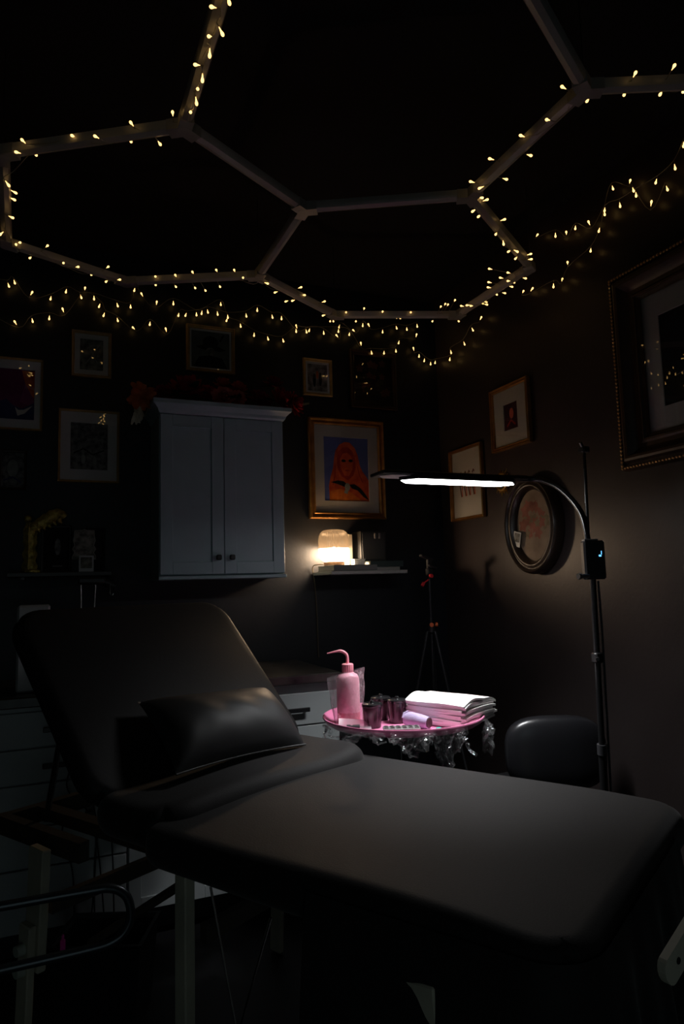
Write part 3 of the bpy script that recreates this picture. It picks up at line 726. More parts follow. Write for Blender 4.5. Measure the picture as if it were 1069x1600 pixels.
# ribbed glass lamp
LX, LY = 1.333, 3.262
rl = thing('ribbed_table_lamp', 'glowing ribbed glass globe lamp on a wooden base', 'lamp', (LX, LY, 1.400))
Mesh().lathe([(.050, 1.400), (.053, 1.403), (.053, 1.418), (.050, 1.421)], (LX, LY, 0), seg=40).obj('base', mat('lamp_wood', (.30, .17, .085), .5, var=.3, vscale=20), rl)
shade = film('ribbed_glass', tint=(.95, .86, .68), ior=1.4, rough=.12, body=.34, body_col=(.95, .84, .64))
smoked = film('smoked_ribbed_glass', tint=(.15, .115, .07), ior=1.45, rough=.12, body=.045, body_col=(.70, .52, .30))
pr = [(.046, 1.4215), (.058, 1.426), (.070, 1.438), (.0765, 1.452), (.078, 1.47), (.078, 1.490)]
Mesh().lathe(pr, (LX, LY, 0), seg=240, rib=.022, nrib=40, cap=False).obj('glass_shade', shade, rl, ang=80)
Mesh().lathe([(.078, 1.490), (.078, 1.535), (.076, 1.552), (.068, 1.570), (.054, 1.582), (.030, 1.587), (.004, 1.588)], (LX, LY, 0), seg=240, rib=.022, nrib=40, cap=False).obj('upper_glass', smoked, rl, ang=80)
Mesh().cyl((LX, LY, 1.4215), (LX, LY, 1.440), .016, seg=16).obj('socket', black_plastic, rl)
blb = emit('warm_bulb_glow', (1.0, .78, .63), SHELF_LAMP_STRENGTH)
Mesh().lathe([(.010, 1.4405), (.018, 1.446), (.025, 1.458), (.027, 1.470), (.024, 1.482), (.014, 1.492), (.003, 1.496)], (LX, LY, 0), seg=20).obj('bulb', blb, rl)
Mesh().tube(spline([(LX - .052, LY + .02, 1.409), (1.262, 3.31, 1.409), (1.248, 3.352, 1.395), (1.262, 3.362, 1.30), (1.270, 3.362, 1.15), (1.272, 3.362, .96), (1.272, 3.355, .9335)], 8), .0026, 6).obj('cord', mat('brown_cord', (.10, .075, .04), .6), rl)

# ---------------------------------------------------------------- left shelf with the gold statue
ls = thing('wall_shelf', 'narrow black shelf carrying the gold statue at the far left', 'shelf', (.03, 3.28, 1.37))
Mesh().bbox((.03, 3.275, 1.380), (.42, .18, .018), .002).obj('board', black_plastic, ls, smooth=False)
for x in (-.12, .18): Mesh().box((x, 3.31, 1.366), (.014, .11, .010)).obj('bracket', black_metal, ls)
gs = thing('gold_statue', 'gold statue with one raised wing on the left black shelf', 'statue', (-.09, 3.27, 1.389))
gld = mat('antique_gold', (.60, .46, .11), .4, metal=.35, bump=(45, .9, .01), var=.6, vscale=40)
Mesh().lathe([(.036, 1.389), (.040, 1.392), (.040, 1.400), (.034, 1.404)], (-.092, 3.27, 0), seg=20).obj('plinth', gld, gs)
body = Mesh(); prof = []
for i in range(23):
    z = 1.404 + .205 * i / 22; prof.append((.027 - .006 * i / 22 + .004 * math.sin(i * 1.1) + (.006 if 14 < i < 18 else 0), z))
body.lathe(prof, (-.096, 3.27, 0), seg=18, rib=.10, nrib=7)
body.lathe([(.006, 1.612), (.014, 1.617), (.017, 1.627), (.014, 1.637), (.004, 1.642)], (-.106, 3.268, 0), seg=14)
body.obj('body', gld, gs)
wing = Mesh(); WP = spline([(-.098, 3.266, 1.560), (-.078, 3.262, 1.588), (-.050, 3.258, 1.608), (-.020, 3.256, 1.630), (.008, 3.256, 1.646), (.030, 3.258, 1.644), (.042, 3.262, 1.634)], 4)
WR = [.010 + .018 * math.sin(PI * min(1, .12 + .80 * k / (len(WP) - 1))) * (1 + .12 * math.sin(k * 1.9)) for k in range(len(WP))]
wing.tube(WP, WR, 14)
for k in range(5):                            # feather tips under the wing
    x = -.070 + .022 * k
    wing.tube([(x, 3.254, 1.592 + .010 * k), (x + .006, 3.252, 1.576 + .009 * k), (x + .014, 3.254, 1.566 + .010 * k)], [.010, .009, .003], 8)
wing.obj('wing', gld, gs, ang=70)
bf = picture('dark upright framed print standing behind the statue on the left shelf', 'back', .012, 1.497, .125, .212, .012, .018, black_plastic, 0.0, (p_night, [(ell(.1, .1, .25, .4), p_sketch2), (stroke([(-.3, -.82), (.5, -.82)], .03), p_pet)]), white_mat, off=.045, gl=False)
of = thing('ornate_card', 'card with a pale wavy outline leaning on the left shelf', 'card', (.128, 3.29, 1.389))
out_pts = [(-.050, 0), (-.050, .012), (-.040, .030), (-.050, .045), (-.040, .062), (-.047, .085), (-.042, .105), (-.042, .130), (-.010, .130), (0, .136), (.010, .130), (.042, .130), (.042, .105), (.047, .085), (.040, .062), (.050, .045), (.040, .030), (.050, .012), (.050, 0)]
Mesh().prism([(.128 + x, 3.300, 1.391 + .058 + z) for x, z in out_pts], (0, .006, 0)).obj('card', p_sketch, of, smooth=False)
Mesh().tube([(.128 + x, 3.298, 1.391 + .058 + z) for x, z in out_pts + out_pts[:1]], .0016, 5).obj('outline', mat('pale_line', (.30, .30, .27), .6), of)
Mesh().box((.128, 3.306, 1.420), (.05, .004, .060)).obj('strut', black_plastic, of)
ip = thing('polaroid_photo', 'small white-bordered photo leaning at the front of the left shelf', 'photo', (.137, 3.27, 1.389), Matrix.Rotation(math.radians(-8), 4, 'X'))
Mesh().box((0, 0, .038), (.062, .0016, .076)).obj('border', ink('photo_white', (.42, .44, .46)), ip, local=True, smooth=False)
Mesh().box((0, -.0012, .043), (.048, .0010, .050)).obj('image', p_sketch, ip, local=True, smooth=False)
dg = picture('black-framed dark panel at the right end of the left shelf', 'back', .175, 1.492, .085, .200, .008, .016, black_plastic, 0.0, (p_night, [(ell(0, 0, .4, .5), p_dkfl)]), white_mat, off=.045, gl=False)

# ---------------------------------------------------------------- base cabinets, counter
CY = 2.80
ct = thing('countertop', 'dark veined countertop running along the back wall', 'countertop', (0, 3.06, .892))
Mesh().bbox((-.06, 3.063, .911), (2.42, .606, .038), .004).obj('slab', stone, ct, smooth=False)
def pull(parent, x, z, w=.10, y=CY - .02):
    m = Mesh()
    for s in (-1, 1): m.box((x + s * w * .38, y - .010, z), (.010, .020, .010))
    m.bbox((x, y - .024, z), (w, .010, .018), .002); m.obj('handle', knob_m, parent, smooth=False)
def base_unit(label, x0, x1, fronts, doors=False):
    t = thing('base_cabinet', label, 'cabinet', ((x0 + x1) / 2, 3.08, 0), group='pale base cabinets under the counter')
    Mesh().box(((x0 + x1) / 2, 3.082, .501), (x1 - x0 - .002, .560, .780)).obj('body', cab_low, t, smooth=False)
    Mesh().box(((x0 + x1) / 2, 3.12, .056), (x1 - x0 - .002, .48, .110)).obj('toe_kick', black_plastic, t, smooth=False)
    for (z0, z1, kind) in fronts:
        if kind == 'drawer':
            o = Mesh().bbox(((x0 + x1) / 2, CY - .010, (z0 + z1) / 2), (x1 - x0 - .008, .018, z1 - z0 - .006), .002).obj('drawer', cab_low, t, smooth=False)
            pull(o, (x0 + x1) / 2, (z0 + z1) / 2)
        elif kind == 'door':
            xm = (x0 + x1) / 2
            for a, c, kx in ((x0 + .003, xm - .0015, xm - .03), (xm + .0015, x1 - .003, xm + .03)):
                o = shaker(t, a, c, z0, z1, CY - .020, cab_low, fwid=.045)
                pull(o, kx, z1 - .05, .012)
    return t
base_unit('pale drawer unit at the right end of the counter beside the tray', .755, 1.145, [(.115, .42, 'drawer'), (.42, .72, 'drawer'), (.72, .855, 'drawer')])
base_unit('pale two-door base cabinet below the wall cabinet', .275, .753, [(.115, .87, 'door')])
base_unit('pale base cabinet of stacked drawers at the left photo edge', -.22, .273, [(.115, .33, 'drawer'), (.33, .47, 'drawer'), (.47, .62, 'drawer'), (.62, .745, 'drawer'), (.745, .875, 'drawer')])
wb = thing('paper_dispenser', 'white box standing on the counter behind the bed backrest', 'box', (-.06, 2.95, .931))
Mesh().bbox((-.065, 2.95, 1.094), (.115, .16, .325), .008).obj('body', mat('dispenser_white', (.42, .42, .43), .5), wb, smooth=False)
Mesh().bbox((-.060, 2.866, 1.10), (.050, .006, .20), .002).obj('slot_panel', mat('dispenser_grey', (.30, .30, .31), .5), wb, smooth=False)
rk = thing('machine_stand', 'black gadget held up on two thin silver rods behind the backrest', 'stand', (.14, 3.08, .931))
Mesh().bbox((.14, 3.08, .940), (.14, .10, .016), .004).obj('foot', black_plastic, rk)
for p, q in (((.115, 3.08, .948), (.108, 3.08, 1.335)), ((.150, 3.08, .948), (.166, 3.08, 1.335))): Mesh().cyl(p, q, .0035, seg=8).obj('rod', steel, rk)
m = Mesh(); m.bbox((.150, 3.08, 1.348), (.110, .045, .030), .008); m.cyl((.195, 3.08, 1.345), (.245, 3.075, 1.320), .018, .014, 12); m.obj('head', black_plastic, rk)
Mesh().tube(spline([(.222, 3.055, 1.335), (.222, 3.05, 1.31), (.224, 3.05, 1.288), (.232, 3.05, 1.284), (.236, 3.05, 1.292)], 4), .002, 6).obj('hook', steel, rk)
cb = thing('cable_tangle', 'tangle of thin black cables hanging in front of the lower drawers', 'cable', (.16, 2.74, 0))
for k in range(5):
    x = .085 + .035 * k + random.uniform(-.01, .01)
    pts = [(x, 2.735, .70), (x + random.uniform(-.03, .03), 2.74, .62), (x + random.uniform(-.06, .06), 2.735, .53 + random.uniform(-.04, .04)), (x + random.uniform(-.05, .05), 2.74, .44), (x + random.uniform(-.03, .03), 2.735, .30), (x + .01, 2.74, .005)]
    Mesh().tube(spline(pts, 8), .0028, 6).obj('cable', black_plastic, cb)
Mesh().bbox((.135, 2.728, .50), (.030, .020, .036), .005).obj('plug', black_plastic, cb)

# ---------------------------------------------------------------- tripod by the corner
tx, ty = 1.783, 3.075
tp = thing('phone_tripod', 'slim black phone tripod with orange knobs in the corner', 'tripod', (tx, ty, 0))
dark_tube = mat('graphite_tube', (.045, .045, .05), .35, metal=.6)
orange = mat('orange_plastic', (.75, .12, .02), .4)
Mesh().cyl((tx, ty, .60), (tx, ty, 1.34), .0075, seg=12).obj('column', dark_tube, tp)
Mesh().lathe([(.014, 1.045), (.020, 1.050), (.020, 1.078), (.014, 1.084)], (tx, ty, 0), seg=16).obj('hub', black_plastic, tp)
for dx, dy in ((-.010, -.022), (.030, -.014)): Mesh().cyl((tx + dx * .6, ty + dy * .6, 1.088), (tx + dx, ty + dy, 1.088), .011, seg=12).obj('knob', orange, tp)
for a in (172, 292, 52):
    g = math.radians(a); d = Vector((math.cos(g), math.sin(g), 0)); top = Vector((tx, ty, 1.055)) + d * .022; bot = Vector((tx, ty, .012)) + d * .27
    l = Mesh().cyl(top, top.lerp(bot, .5), .0085, seg=10).cyl(top.lerp(bot, .46), bot, .0062, seg=10).obj('leg', dark_tube, tp)
    Mesh().lathe([(.009, -.011), (.011, -.006), (.009, .008)], bot, seg=10).obj('rubber_foot', black_plastic, l)
    Mesh().cyl(top.lerp(bot, .47), top.lerp(bot, .52), .012, seg=10).obj('clip', black_plastic, l)
    Mesh().cyl(Vector((tx, ty, .72)) + d * .008, top.lerp(bot, .36), .003, seg=6).obj('brace', dark_tube, l)
Mesh().bbox((tx, ty, 1.355), (.03, .03, .04), .005).obj('head', black_plastic, tp)
Mesh().cyl((tx - .004, ty - .018, 1.335), (tx - .004, ty - .032, 1.335), .010, seg=10).obj('knob', mat('red_plastic', (.7, .03, .04), .4), tp)
Mesh().cyl((tx - .040, ty - .01, 1.300), (tx - .052, ty - .012, 1.285), .009, seg=10).cyl((tx, ty, 1.32), (tx - .046, ty - .01, 1.295), .004, seg=8).obj('pan_handle', MATS['red_plastic'], tp)
cl = Mesh(); cl.bbox((tx, ty, 1.400), (.022, .020, .055), .003); cl.bbox((tx - .02, ty - .012, 1.428), (.075, .03, .012), .003, Matrix.Rotation(.35, 3, 'Y')); cl.bbox((tx + .012, ty - .010, 1.380), (.05, .03, .010), .003, Matrix.Rotation(.35, 3, 'Y'))
cl.obj('phone_clamp', black_plastic, tp)

# ---------------------------------------------------------------- floor lamp with LED bar
fl = thing('led_floor_lamp', 'black gooseneck floor lamp with a bright white LED bar over the tray', 'lamp', (1.775, 1.93, 0))
Mesh().lathe([(.135, 0), (.138, .006), (.135, .016), (.05, .022), (.022, .030)], (1.775, 1.93, 0), seg=40).obj('base', black_metal, fl)
Mesh().cyl((1.775, 1.93, .028), (1.742, 1.882, .72), .0135, seg=16).obj('pole', black_metal, fl)
Mesh().cyl((1.742, 1.882, .70), (1.710, 1.838, 1.31), .0105, seg=16).obj('upper_pole', black_metal, fl)
Mesh().cyl((1.7425, 1.883, .70), (1.7405, 1.880, .735), .0165, seg=16).obj('collar', mat('satin_grey', (.10, .10, .11), .3, metal=.5), fl)
c = Mesh(); c.cyl((1.700, 1.83, 1.03), (1.686, 1.815, 1.03), .006, seg=8); c.bbox((1.720, 1.853, 1.03), (.03, .03, .035), .004); c.obj('pole_clamp', black_metal, fl)
Mesh().tube(spline([(1.720, 1.825, 1.29), (1.735, 1.838, 1.15), (1.745, 1.850, 1.0), (1.758, 1.868, .75), (1.772, 1.888, .45)], 6), .004, 8).obj('power_cable', mat('grey_cable', (.05, .055, .065), .35), fl)
F3 = Matrix.Rotation(-math.radians(23), 3, 'Z')
bxm = Vector((1.699, 1.818, 1.362))
ctl = Mesh().bbox(bxm, (.072, .036, .132), .006, F3).obj('control_box', black_plastic, fl, smooth=False)
Mesh().bbox(bxm + F3 @ Vector((-.008, 0, .068)), (.046, .030, .008), .002, F3).obj('cap', mat('satin_grey2', (.12, .12, .125), .4), ctl, smooth=False)
blue = emit('blue_digit_glow', (.12, .45, .9), 2.2)
g = Mesh(); f0 = bxm + F3 @ Vector((.018, -.0186, .018))
g.box(f0 + F3 @ Vector((.004, 0, .006)), (.0022, .001, .012), F3); g.box(f0 + F3 @ Vector((-.001, 0, -.004)), (.008, .001, .006), F3); g.obj('display_digit', blue, ctl, smooth=False)
k = Mesh(); k.cyl((1.668, 1.812, 1.308), (1.640, 1.816, 1.308), .008, seg=10); k.lathe([(.010, -.006), (.012, 0), (.010, .006)], (1.634, 1.817, 1.308), seg=10, M=Matrix.Rotation(PI / 2, 3, 'Y')); k.obj('clamp_knob', steel, fl)
neck = spline([(1.690, 1.828, 1.42), (1.692, 1.838, 1.475), (1.694, 1.858, 1.53), (1.690, 1.900, 1.585), (1.680, 1.955, 1.635), (1.664, 2.02, 1.668), (1.630, 2.048, 1.676), (1.59, 2.05, 1.675)], 6)
Mesh().tube(neck, .0105, 12).obj('gooseneck', black_metal, fl)
Mesh().tube([p + Vector((-.012, -.008, -.004)) for p in neck[4:30]], .0016, 6).obj('neck_wire', mat('light_wire', (.30, .30, .30), .3, metal=.5), fl)
rod = Mesh(); rod.cyl((1.700, 1.836, 1.42), (1.712, 1.842, 1.745), .0055, seg=10); rod.bbox((1.712, 1.842, 1.750), (.03, .03, .022), .004); rod.cyl((1.712, 1.842, 1.750), (1.690, 1.835, 1.775), .006, seg=8)
rod.obj('upright_holder', black_metal, fl)
Mesh().tube([(1.693, 1.832, 1.56), (1.694, 1.830, 1.62), (1.697, 1.832, 1.68)], .0014, 6).obj('holder_cable', MATS['light_wire'], fl)
hd = Mesh(); hd.bbox((1.310, 2.070, 1.675), (.600, .105, .012), .003); hd.bbox((1.59, 2.06, 1.676), (.06, .05, .022), .005)
head = hd.obj('lamp_head', black_metal, fl, smooth=False)
def led_bar(x0, x1, y0, y1, z0, z1, tip):
    ym = (y0 + y1) / 2
    pts = [(x0, ym), (x0 + tip, y0), (x1 - tip, y0), (x1, ym), (x1 - tip, y1), (x0 + tip, y1)]
    return Mesh().prism([(x, y, z0) for x, y in pts], (0, 0, z1 - z0))
led_bar(1.100, 1.572, 2.014, 2.112, 1.6520, 1.6535, .045).obj('led_diffuser', led, head, smooth=False)
led_bar(1.092, 1.580, 2.010, 2.116, 1.6540, 1.6690, .047).obj('diffuser_housing', black_metal, head, smooth=False)
la = bpy.data.lights.new('led_light', 'AREA'); la.shape = 'RECTANGLE'; la.size = .38; la.size_y = .09; la.energy = LED_POWER; la.color = (.97, .985, 1.0); la.spread = math.radians(96)
lo = bpy.data.objects.new('led_light', la); COL.objects.link(lo); lo.parent = head; lo.location = XF[head.name].inverted() @ Vector((1.305, 2.063, 1.6505))
refl = mat('lamp_reflector', (.75, .75, .76), .35, metal=.2)
led_bar(1.020, 1.560, 2.030, 2.106, 1.6660, 1.6688, .03).obj('reflector_strip', refl, head, smooth=False)

# ---------------------------------------------------------------- pink tray on its stand
TC = Vector((1.166, 2.238, .815))
tr = thing('instrument_tray', 'round glossy pink tray on a black stand behind the bed', 'tray', (TC.x, TC.y, 0))
Mesh().lathe([(.0, .812), (.235, .812), (.262, .816), (.276, .826), (.284, .836), (.288, .836), (.289, .832), (.280, .818), (.264, .808), (.235, .803), (.0, .803)], (TC.x, TC.y, 0), seg=72, cap=False).obj('tray', pink, tr)
m = Mesh(); m.cyl((TC.x, TC.y, .06), (TC.x, TC.y, .50), .018); m.cyl((TC.x, TC.y, .5), (TC.x, TC.y, .79), .012); m.lathe([(.02, .785), (.07, .795), (.08, .802)], (TC.x, TC.y, 0), seg=24)
m.obj('column', black_metal, tr)
for k in range(5):
    g = 2 * PI * k / 5 + .6; e = Vector((TC.x + .20 * math.cos(g), TC.y + .20 * math.sin(g), .055))
    l = Mesh().tube([(TC.x, TC.y, .085), (TC.x, TC.y, .085) + (e - Vector((TC.x, TC.y, .085))) * .6 if False else Vector((TC.x, TC.y, .085)).lerp(e, .6), e], [.016, .013, .010], 8).obj('foot', black_metal, tr)
    Mesh().cyl(e + Vector((-.008, 0, -.030)), e + Vector((.008, 0, -.030)), .025, seg=14).cyl(e, e + Vector((0, 0, -.02)), .006, seg=6).obj('caster', black_plastic, l)
# cling film bunched below the rim
fm = thing('cling_film', 'crumpled clear cling film hanging in shreds below the pink tray rim', 'cling film', (TC.x, TC.y, .80))
def shred(a0, a1, drop, seed):
    r = random.Random(seed); nx, nz = 26, 12
    ph = [r.uniform(0, 6.28) for _ in range(6)]
    J = [[(r.uniform(-1, 1), r.uniform(-1, 1), r.uniform(-1, 1)) for _ in range(nx + 1)] for _ in range(nz + 1)]
    m = Mesh()
    def fn(i, j):
        a = a0 + (a1 - a0) * i; q = J[int(round(j * nz))][int(round(i * nx))]
        rad = .2935 + .006 * j + .018 * math.sin(17 * i + ph[0] + 4 * j) * j + .012 * q[0] * j
        dz = drop * j * (.65 + .35 * math.sin(7 * i + ph[1])) + .012 * q[1] * j
        a2 = a + .05 * math.sin(9 * j + ph[2]) * j + .03 * q[2] * j
        return Vector((TC.x + rad * math.cos(a2), TC.y + rad * math.sin(a2), .829 - dz))
    m.grid(fn, nx, nz); m.obj('shred', cling, fm, ang=20)
shred(math.radians(172), math.radians(230), .055, 1); shred(math.radians(234), math.radians(262), .075, 5); shred(math.radians(262), math.radians(288), .125, 2); shred(math.radians(318), math.radians(340), .13, 3)

TZ = .8125
# squeeze bottle
bp = Vector((.975, 2.285, TZ))
sq = thing('squeeze_bottle', 'pink squeeze bottle with a bent spout standing in a clear bag', 'bottle', bp)
Mesh().lathe([(.036, 0), (.041, .004), (.041, .042)], bp, seg=36).obj('liquid', pink_dark, sq)
Mesh().lathe([(.0412, .042), (.0412, .140), (.040, .158), (.034, .170), (.022, .177), (.019, .180)], bp, seg=36).obj('body', pink_soft, sq)
Mesh().lathe([(.019, .178), (.0205, .180), (.0205, .206), (.017, .209)], bp, seg=40, rib=.03, nrib=20).obj('cap', pink_cap, sq)
rd = Vector((-.92, .39, 0))
Mesh().tube(spline([bp + Vector((0, 0, .205)), bp + Vector((0, 0, .228)), bp + Vector((0, 0, .242)) + rd * .004, bp + Vector((0, 0, .252)) + rd * .018, bp + Vector((0, 0, .253)) + rd * .035, bp + Vector((0, 0, .246)) + rd * .072], 5), [.0055] * 18 + [.005, .0045, .004, .0036, .003, .0026, .0022, .002], 10).obj('spout', pink_cap, sq)
bg = thing('clear_plastic_bag', 'open clear plastic bag around the pink squeeze bottle', 'bag', bp)
m = Mesh(); rr_ = random.Random(5); PH = [rr_.uniform(0, 6) for _ in range(8)]
def bagf(i, j):
    a = 2 * PI * i; z = .003 + .175 * j + (.018 * math.cos(a + .4) * j)
    A = .052 + .012 * j + .003 * math.sin(6 * a + PH[0] + 5 * j) + .0025 * math.sin(11 * a + PH[1] - 7 * j); Bv = .046 - .008 * j + .003 * math.sin(5 * a + PH[2] + 6 * j)
    x, y = A * math.cos(a), Bv * math.sin(a)
    return bp + Vector((-.008 * j, 0, 0)) + Vector((x * .92 + y * .39, -x * .39 + y * .92, z))
m.grid(bagf, 72, 26); m.obj('film', bag_film, bg, ang=180)
# cups
plum = mat('dark_plum_plastic', (.030, .010, .016), .22, spec=.6); blk_gloss = mat('glossy_black', (.012, .012, .013), .2, spec=.6)
for lab, (x, y) in (('dark plum cup with black lid nearest the pink bottle', (1.020, 2.185)), ('dark plum cup with black lid nearest the white towels', (1.132, 2.215)), ('dark plum lidded cup standing behind the other two', (1.105, 2.292))):
    c = thing('lidded_cup', lab, 'cup', (x, y, TZ), group='dark cups on the pink tray')
    Mesh().lathe([(.027, 0), (.029, .002), (.0335, .070), (.0335, .072)], (x, y, TZ), seg=28, rib=.012, nrib=14).obj('cup', plum, c)
    Mesh().lathe([(.0355, .070), (.036, .073), (.036, .079), (.033, .081), (.010, .082), (.0075, .085), (.0075, .089), (.005, .091)], (x, y, TZ), seg=28).obj('lid', blk_gloss, c)
# roll of black bandage
br = thing('bandage_roll', 'dark grey bandage roll tucked beside the white towels', 'roll', (1.210, 2.290, TZ))
Mesh().lathe([(.010, 0), (.010, .052), (.030, .052), (.032, .049), (.032, .003), (.030, 0), (.010, 0)], (1.208, 2.292, TZ), seg=32, cap=False).obj('roll', mat('grey_bandage', (.06, .06, .062), .8, bump=(80, .4)), br)
# stack of folded paper towels
PLc = [Vector((1.155, 2.195, 0)), Vector((1.258, 1.985, 0)), Vector((1.478, 2.118, 0)), Vector((1.368, 2.355, 0))]
for n in range(9):
    z0 = .8145 + (.0 if n else 0) + n * .0086
    ORD = ['', 'second', 'third', 'fourth', 'fifth', 'sixth', 'seventh', 'eighth', '']
    lab = 'topmost white paper towel of the stack on the tray, its corner curling down' if n == 8 else ('lowest white paper towel of the stack on the pink tray' if n == 0 else 'white folded paper towel, %s from the bottom of the stack on the tray' % ORD[n])
    t = thing('paper_towel', lab, 'paper towel', (1.32, 2.16, z0), group='stacked paper towels')
    r = random.Random(20 + n); j = [Vector((r.uniform(-.008, .008), r.uniform(-.008, .008), 0)) for _ in range(4)]
    cs = [p + q for p, q in zip(PLc, j)]; ext = r.uniform(-.01, .02) + (.02 if n == 8 else 0)
    def top(i, k, cs=cs, n=n, ext=ext):
        p = (cs[0].lerp(cs[1], k)).lerp(cs[3].lerp(cs[2], k) + (cs[2] - cs[1]).normalized() * ext, i)
        h = (.018 * math.exp(-((i - .28) / .30) ** 2) * (1 - .35 * k)) * (n / 8) - (.020 if n == 8 else .007) * max(0, i - .72) / .28 * max(0, i - .72) / .28 * (n / 8) + .0015 * math.sin(9 * i + n) * math.sin(7 * k + 2 * n)
        h -= .006 * (n / 8) * (max(0, .25 - i) / .25) ** 1.5
        if n < 2: h = .0012 * (1 + math.sin(8 * i + n)) * .5
        return Vector((p.x, p.y, z0 + h))
    m = Mesh(); nn = 14
    m.grid(lambda i, k: top(i, k) + Vector((0, 0, .0076)), nn, nn); m.grid(top, nn, nn)
    W1 = nn + 1; off = W1 * W1
    for e in range(nn):
        for a, bb in ((e, e + 1), (nn * W1 + e, nn * W1 + e + 1), (e * W1, (e + 1) * W1), (e * W1 + nn, (e + 1) * W1 + nn)): m.f.append([a, bb, off + bb, off + a]); m.mi.append(0)
    m.obj('sheet', white_paper, t, ang=60)
# wrapped pen machine
lav = mat('lavender_wrap', (.42, .34, .52), .45, spec=.4, bump=(25, .5, .01))
pm = thing('wrapped_pen_machine', 'pen machine in a lavender wrap lying on the pink tray', 'tattoo machine', (1.17, 2.10, TZ))
d0, d1 = Vector((1.128, 2.140, TZ + .026)), Vector((1.168, 2.056, TZ + .021))
ax = (d1 - d0)
Mesh().tube([d0 - ax * .05, d0, d0 + ax * .2, d0 + ax * .5, d0 + ax * .8, d1], [.012, .022, .0255, .0245, .022, .0195], 18).obj('wrap', lav, pm)
Mesh().tube([d1 - ax * .02, d1 + ax * .03], [.0165, .0165], 16).obj('grip_end', mat('brown_black', (.03, .02, .018), .4), pm)
Mesh().tube([d0 + ax * .1 + Vector((0, 0, .025)), d0 + ax * .05 + Vector((-.012, 0, .02)), d0 + ax * .12 + Vector((-.024, 0, .006))], .004, 8).obj('fold', lav, pm)
# ink cap holder
ih = thing('ink_cap_holder', 'grey ink cap holder block at the front of the pink tray', 'holder', (1.062, 2.052, TZ))
IM = Matrix.Rotation(-math.radians(23), 3, 'Z'); grey = mat('grey_plastic', (.20, .20, .195), .5, bump=(60, .3))
Mesh().bbox(Vector((1.062, 2.052, TZ + .016)), (.122, .046, .006), .002, IM).bbox(Vector((1.062, 2.052, TZ + .003)), (.122, .046, .006), .002, IM).obj('plate', grey, ih, smooth=False)
for k in range(6):
    for s in (-1, 1):
        p = Vector((1.062, 2.052, TZ)) + IM @ Vector((-.050 + .020 * k, s * .012, 0))
        Mesh().lathe([(.0062, .006), (.0072, .013), (.0072, .0195), (.0085, .0205), (.0085, .0215), (.0065, .0215), (.0060, .012), (.001, .010)], p, seg=12).obj('ink_cap', grey, ih)
tc_ = thing('teal_cap', 'tiny teal cap lying at the front tray rim', 'cap', (1.172, 2.000, TZ))
Mesh().lathe([(.007, 0), (.011, .002), (.011, .012), (.008, .015)], (1.172, 2.000, TZ + .0005), seg=14).obj('cap', mat('teal_plastic', (.05, .42, .34), .4), tc_)
Mesh().cyl((1.184, 1.996, TZ + .004), (1.215, 1.988, TZ + .004), .0035, .002, 8).obj('tip', MATS['teal_plastic'], tc_)
pk = thing('cartridge_packet', 'translucent packet with a black cartridge in front of the squeeze bottle', 'packet', (.955, 2.175, TZ))
PM_ = Matrix.Rotation(-math.radians(23), 3, 'Z')
pc = Vector((.955, 2.188, TZ))
m = Mesh()
def pkf(i, j): return pc + PM_ @ Vector((-.055 + .110 * i, .016 - .036 * j + .004 * math.sin(6 * i), .032 * (1 - j) ** 1.0 * (1 - .25 * i) + .002))
m.grid(pkf, 10, 5); m.obj('sleeve', film('packet_film', ior=1.5, rough=.2, body=.55, body_col=(.72, .66, .70)), pk)
m = Mesh(); a = pc + PM_ @ Vector((-.028, -.024, .010)); b2 = pc + PM_ @ Vector((.016, -.026, .010)); m.tube([a, a.lerp(b2, .3), a.lerp(b2, .32), a.lerp(b2, .45), a.lerp(b2, .47), b2], [.010, .010, .0075, .0075, .0095, .0095], 12); m.obj('cartridge', black_plastic, pk)
pw = thing('pink_wipe', 'small pale pink folded wipe between bottle and cups', 'wipe', (.985, 2.235, TZ))
Mesh().bbox((1.045, 2.262, TZ + .020), (.030, .022, .038), .003, PM_).obj('wipe', mat('pale_pink', (.85, .50, .58), .7), pw)

# ---------------------------------------------------------------- stool behind the bed
so = thing('stool_chair', 'black padded stool backrest showing behind the bed beside the lamp pole', 'stool', (1.768, 2.20, 0))
SM = Matrix.Rotation(-math.radians(23), 3, 'Z')
def pad(c, w, d, h, M, power=3.2, nu=36, nv=18):
    m = Mesh(); c = Vector(c)
    def fn(i, j):
        a = 2 * PI * i; b = PI * (j - .5)
        def sp(x, e): return math.copysign(abs(x) ** e, x)
        e = 2 / power
        return c + M @ Vector((w / 2 * sp(math.cos(b), e * .9) * sp(math.cos(a), e), d / 2 * sp(math.cos(b), e * .9) * sp(math.sin(a), e), h / 2 * sp(math.sin(b), e)))
    return m.grid(fn, nu, nv)
pad((1.772, 2.160, .645), .385, .10, .275, SM, 3.0).obj('backrest', glossy_vinyl, so, ang=180)
Mesh().lathe([(.0, .42), (.17, .42), (.19, .44), (.19, .475), (.165, .50), (.0, .505)], (1.762, 2.315, 0), seg=40, cap=False).obj('seat', vinyl, so)
Mesh().tube([(1.772, 2.205, .62), (1.775, 2.225, .50), (1.772, 2.24, .405), (1.765, 2.30, .405)], .012, 10).obj('back_support', black_metal, so)
Mesh().cyl((1.762, 2.315, .07), (1.762, 2.315, .42), .022).obj('column', black_metal, so)
for k in range(5):
    g = 2 * PI * k / 5 + .35; e = Vector((1.762 + .22 * math.cos(g), 2.315 + .22 * math.sin(g), .058))
    l = Mesh().tube([(1.762, 2.315, .085), e], [.018, .011], 8).obj('foot', black_metal, so)
    Mesh().cyl(e + Vector((-.010, 0, -.030)), e + Vector((.010, 0, -.030)), .027, seg=14).cyl(e, e + Vector((0, 0, -.02)), .006, seg=6).obj('caster', black_plastic, l)

